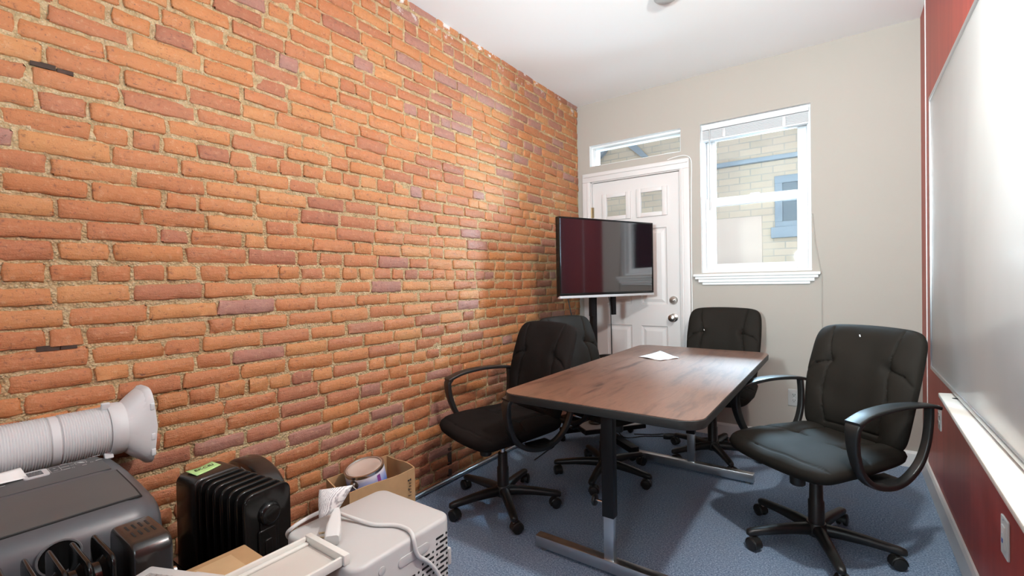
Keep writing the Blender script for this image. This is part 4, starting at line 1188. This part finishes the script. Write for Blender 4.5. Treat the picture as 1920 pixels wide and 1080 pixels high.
c_ = MB(); wp = [(.66, -3.05, .44), (.672, -3.09, .49), (.692, -3.085, .517), (.700, -3.03, .530), (.715, -2.985, .533), (.752, -2.975, .526), (.81, -2.96, .519), (.868, -2.948, .5165), (.919, -2.918, .5165), (.962, -2.912, .5165), (.992, -2.920, .5155), (1.006, -2.925, .502), (1.0085, -2.915, .46), (1.009, -2.875, .42), (1.009, -2.835, .36), (1.009, -2.805, .28), (1.009, -2.80, .18), (1.02, -2.80, .05), (1.03, -2.78, .008)]
c_.tube([(p[0]-OX, p[1]-OY, p[2]-OZ) for p in wp], .0054, 'cord_white', 12, 8); c_.build('flex', pc)
pg = MB(); from mathutils import Euler
A = Vector((.765-OX, -2.995-OY, .040)); B = Vector((.862-OX, -3.075-OY, .018)); ax = (B-A).normalized()
side = ax.cross(Vector((0, 0, 1))).normalized(); upv = side.cross(ax).normalized()
rg = []
for (t, wd, th) in ((0, .014, .014), (.08, .018, .018), (.22, .026, .026), (.45, .032, .030), (.6, .038, .033), (.9, .040, .034), (1, .034, .028)):
    p = A.lerp(B, t); rg.append([p+side*a_+upv*b_ for (a_, b_) in rrect(-wd/2, -th/2, wd/2, th/2, th*.25, 4)])
pg.rings(rg, 'cord_white'); pgo = pg.build('plug', pc)
pr = MB()
for t in (.72, .86):
    p = A.lerp(B, t)-side*.015*0
    d0 = -side if (-side).y < 0 else side
    q0 = p+d0*.018; q1 = p+d0*.036
    pr.box((q0+q1)/2, (.0015+.005*abs(ax.x), .005, .0035), 'brass', rot=(0, 0, 0))
    pr.cyl(q0, q1, .0026, 'brass', seg=8)
pr.build('prong', pgo)['label'] = 'two brass prongs'
tg = MB(); tg.mi('printed'); gq = []
c0, c1_, c2_, c3_ = Vector((.715, -3.018, .603)), Vector((.772, -2.945, .604)), Vector((.765, -2.99, .545)), Vector((.752, -3.045, .538))
for j in range(7):
    row = []
    for i in range(9):
        u, v = i/8, j/6
        p = (c0*(1-u)+c1_*u)*(1-v)+(c3_*(1-u)+c2_*u)*v
        p = p+Vector((.012, -.010, .006))*math.sin(u*PI)+Vector((.004, -.004, 0))*math.sin(v*5)
        row.append(tg.bm.verts.new((p.x-OX, p.y-OY, p.z-OZ)))
    gq.append(row)
for j in range(6):
    for i in range(8):
        tg.bm.faces.new((gq[j][i], gq[j][i+1], gq[j+1][i+1], gq[j+1][i]))
tgo = tg.build('warning_tag', pc, smooth=60); tgo['label'] = 'white printed paper flag'
sm = tgo.modifiers.new('thickness', 'SOLIDIFY'); sm.thickness = .001

# ------------------------------------------------------------------ carton, tray and vented unit in the near corner
ct = thing('cardboard_carton', 'closed tan cardboard carton in front of the oil radiator', 'box', (.80, -3.27, 0))
MB().mm((-.16, -.085, 0), (.16, .08, .5035), 'card', .003).build('body', ct)
f = MB(); f.mm((-.135, -.085, .5035), (.16, .035, .5062), 'card_flap', .001); f.build('top_flap', ct)['label'] = 'lighter glued flap'
tr = thing('plastic_tray', 'long white shallow plastic tray resting on the carton and white appliance', 'tray', (.875, -3.30, .51))
b = MB(); b.mm((-.0755, -.0695, 0), (.0715, .1915, .006), 'tray_floor'); b.build('tray_floor', tr, smooth=0)['label'] = 'grey beige tray bottom'
b = MB()
for (p, q) in (((-.085, -.07), (-.076, .192)), ((.072, -.07), (.081, .192)), ((-.085, -.082), (.081, -.07))):
    b.mm((p[0], p[1], 0), (q[0], q[1], .022), 'cream_plastic', .002)
b.mm((-.0755, -.0695, .0062), (-.062, .1915, .012), 'cream_plastic', .002); b.mm((-.085, .1925, 0), (.087, .21, .026), 'cream_plastic', .003)
b.build('tray_rim', tr)
vn = thing('vented_unit', 'white vented plastic unit at the lower left edge, grey louvres on top', 'appliance', (.84, -3.452, 0), R(23.7))
b = MB(); b.mm((0, -.28, 0), (.17, 0, .648), 'white_plastic', .004); b.mm((.10, -.01, .60), (.165, .006, .645), 'white_plastic', .003); b.build('casing', vn)
b = MB(); b.mm((.022, -.27, .647), (.135, -.022, .6488), 'vent_grey'); 
for q in range(9):
    b.mm((.026+.012*q, -.268, .6485), (.031+.012*q, -.024, .6515), 'vent_grey', .001)
b.build('louvres', vn)
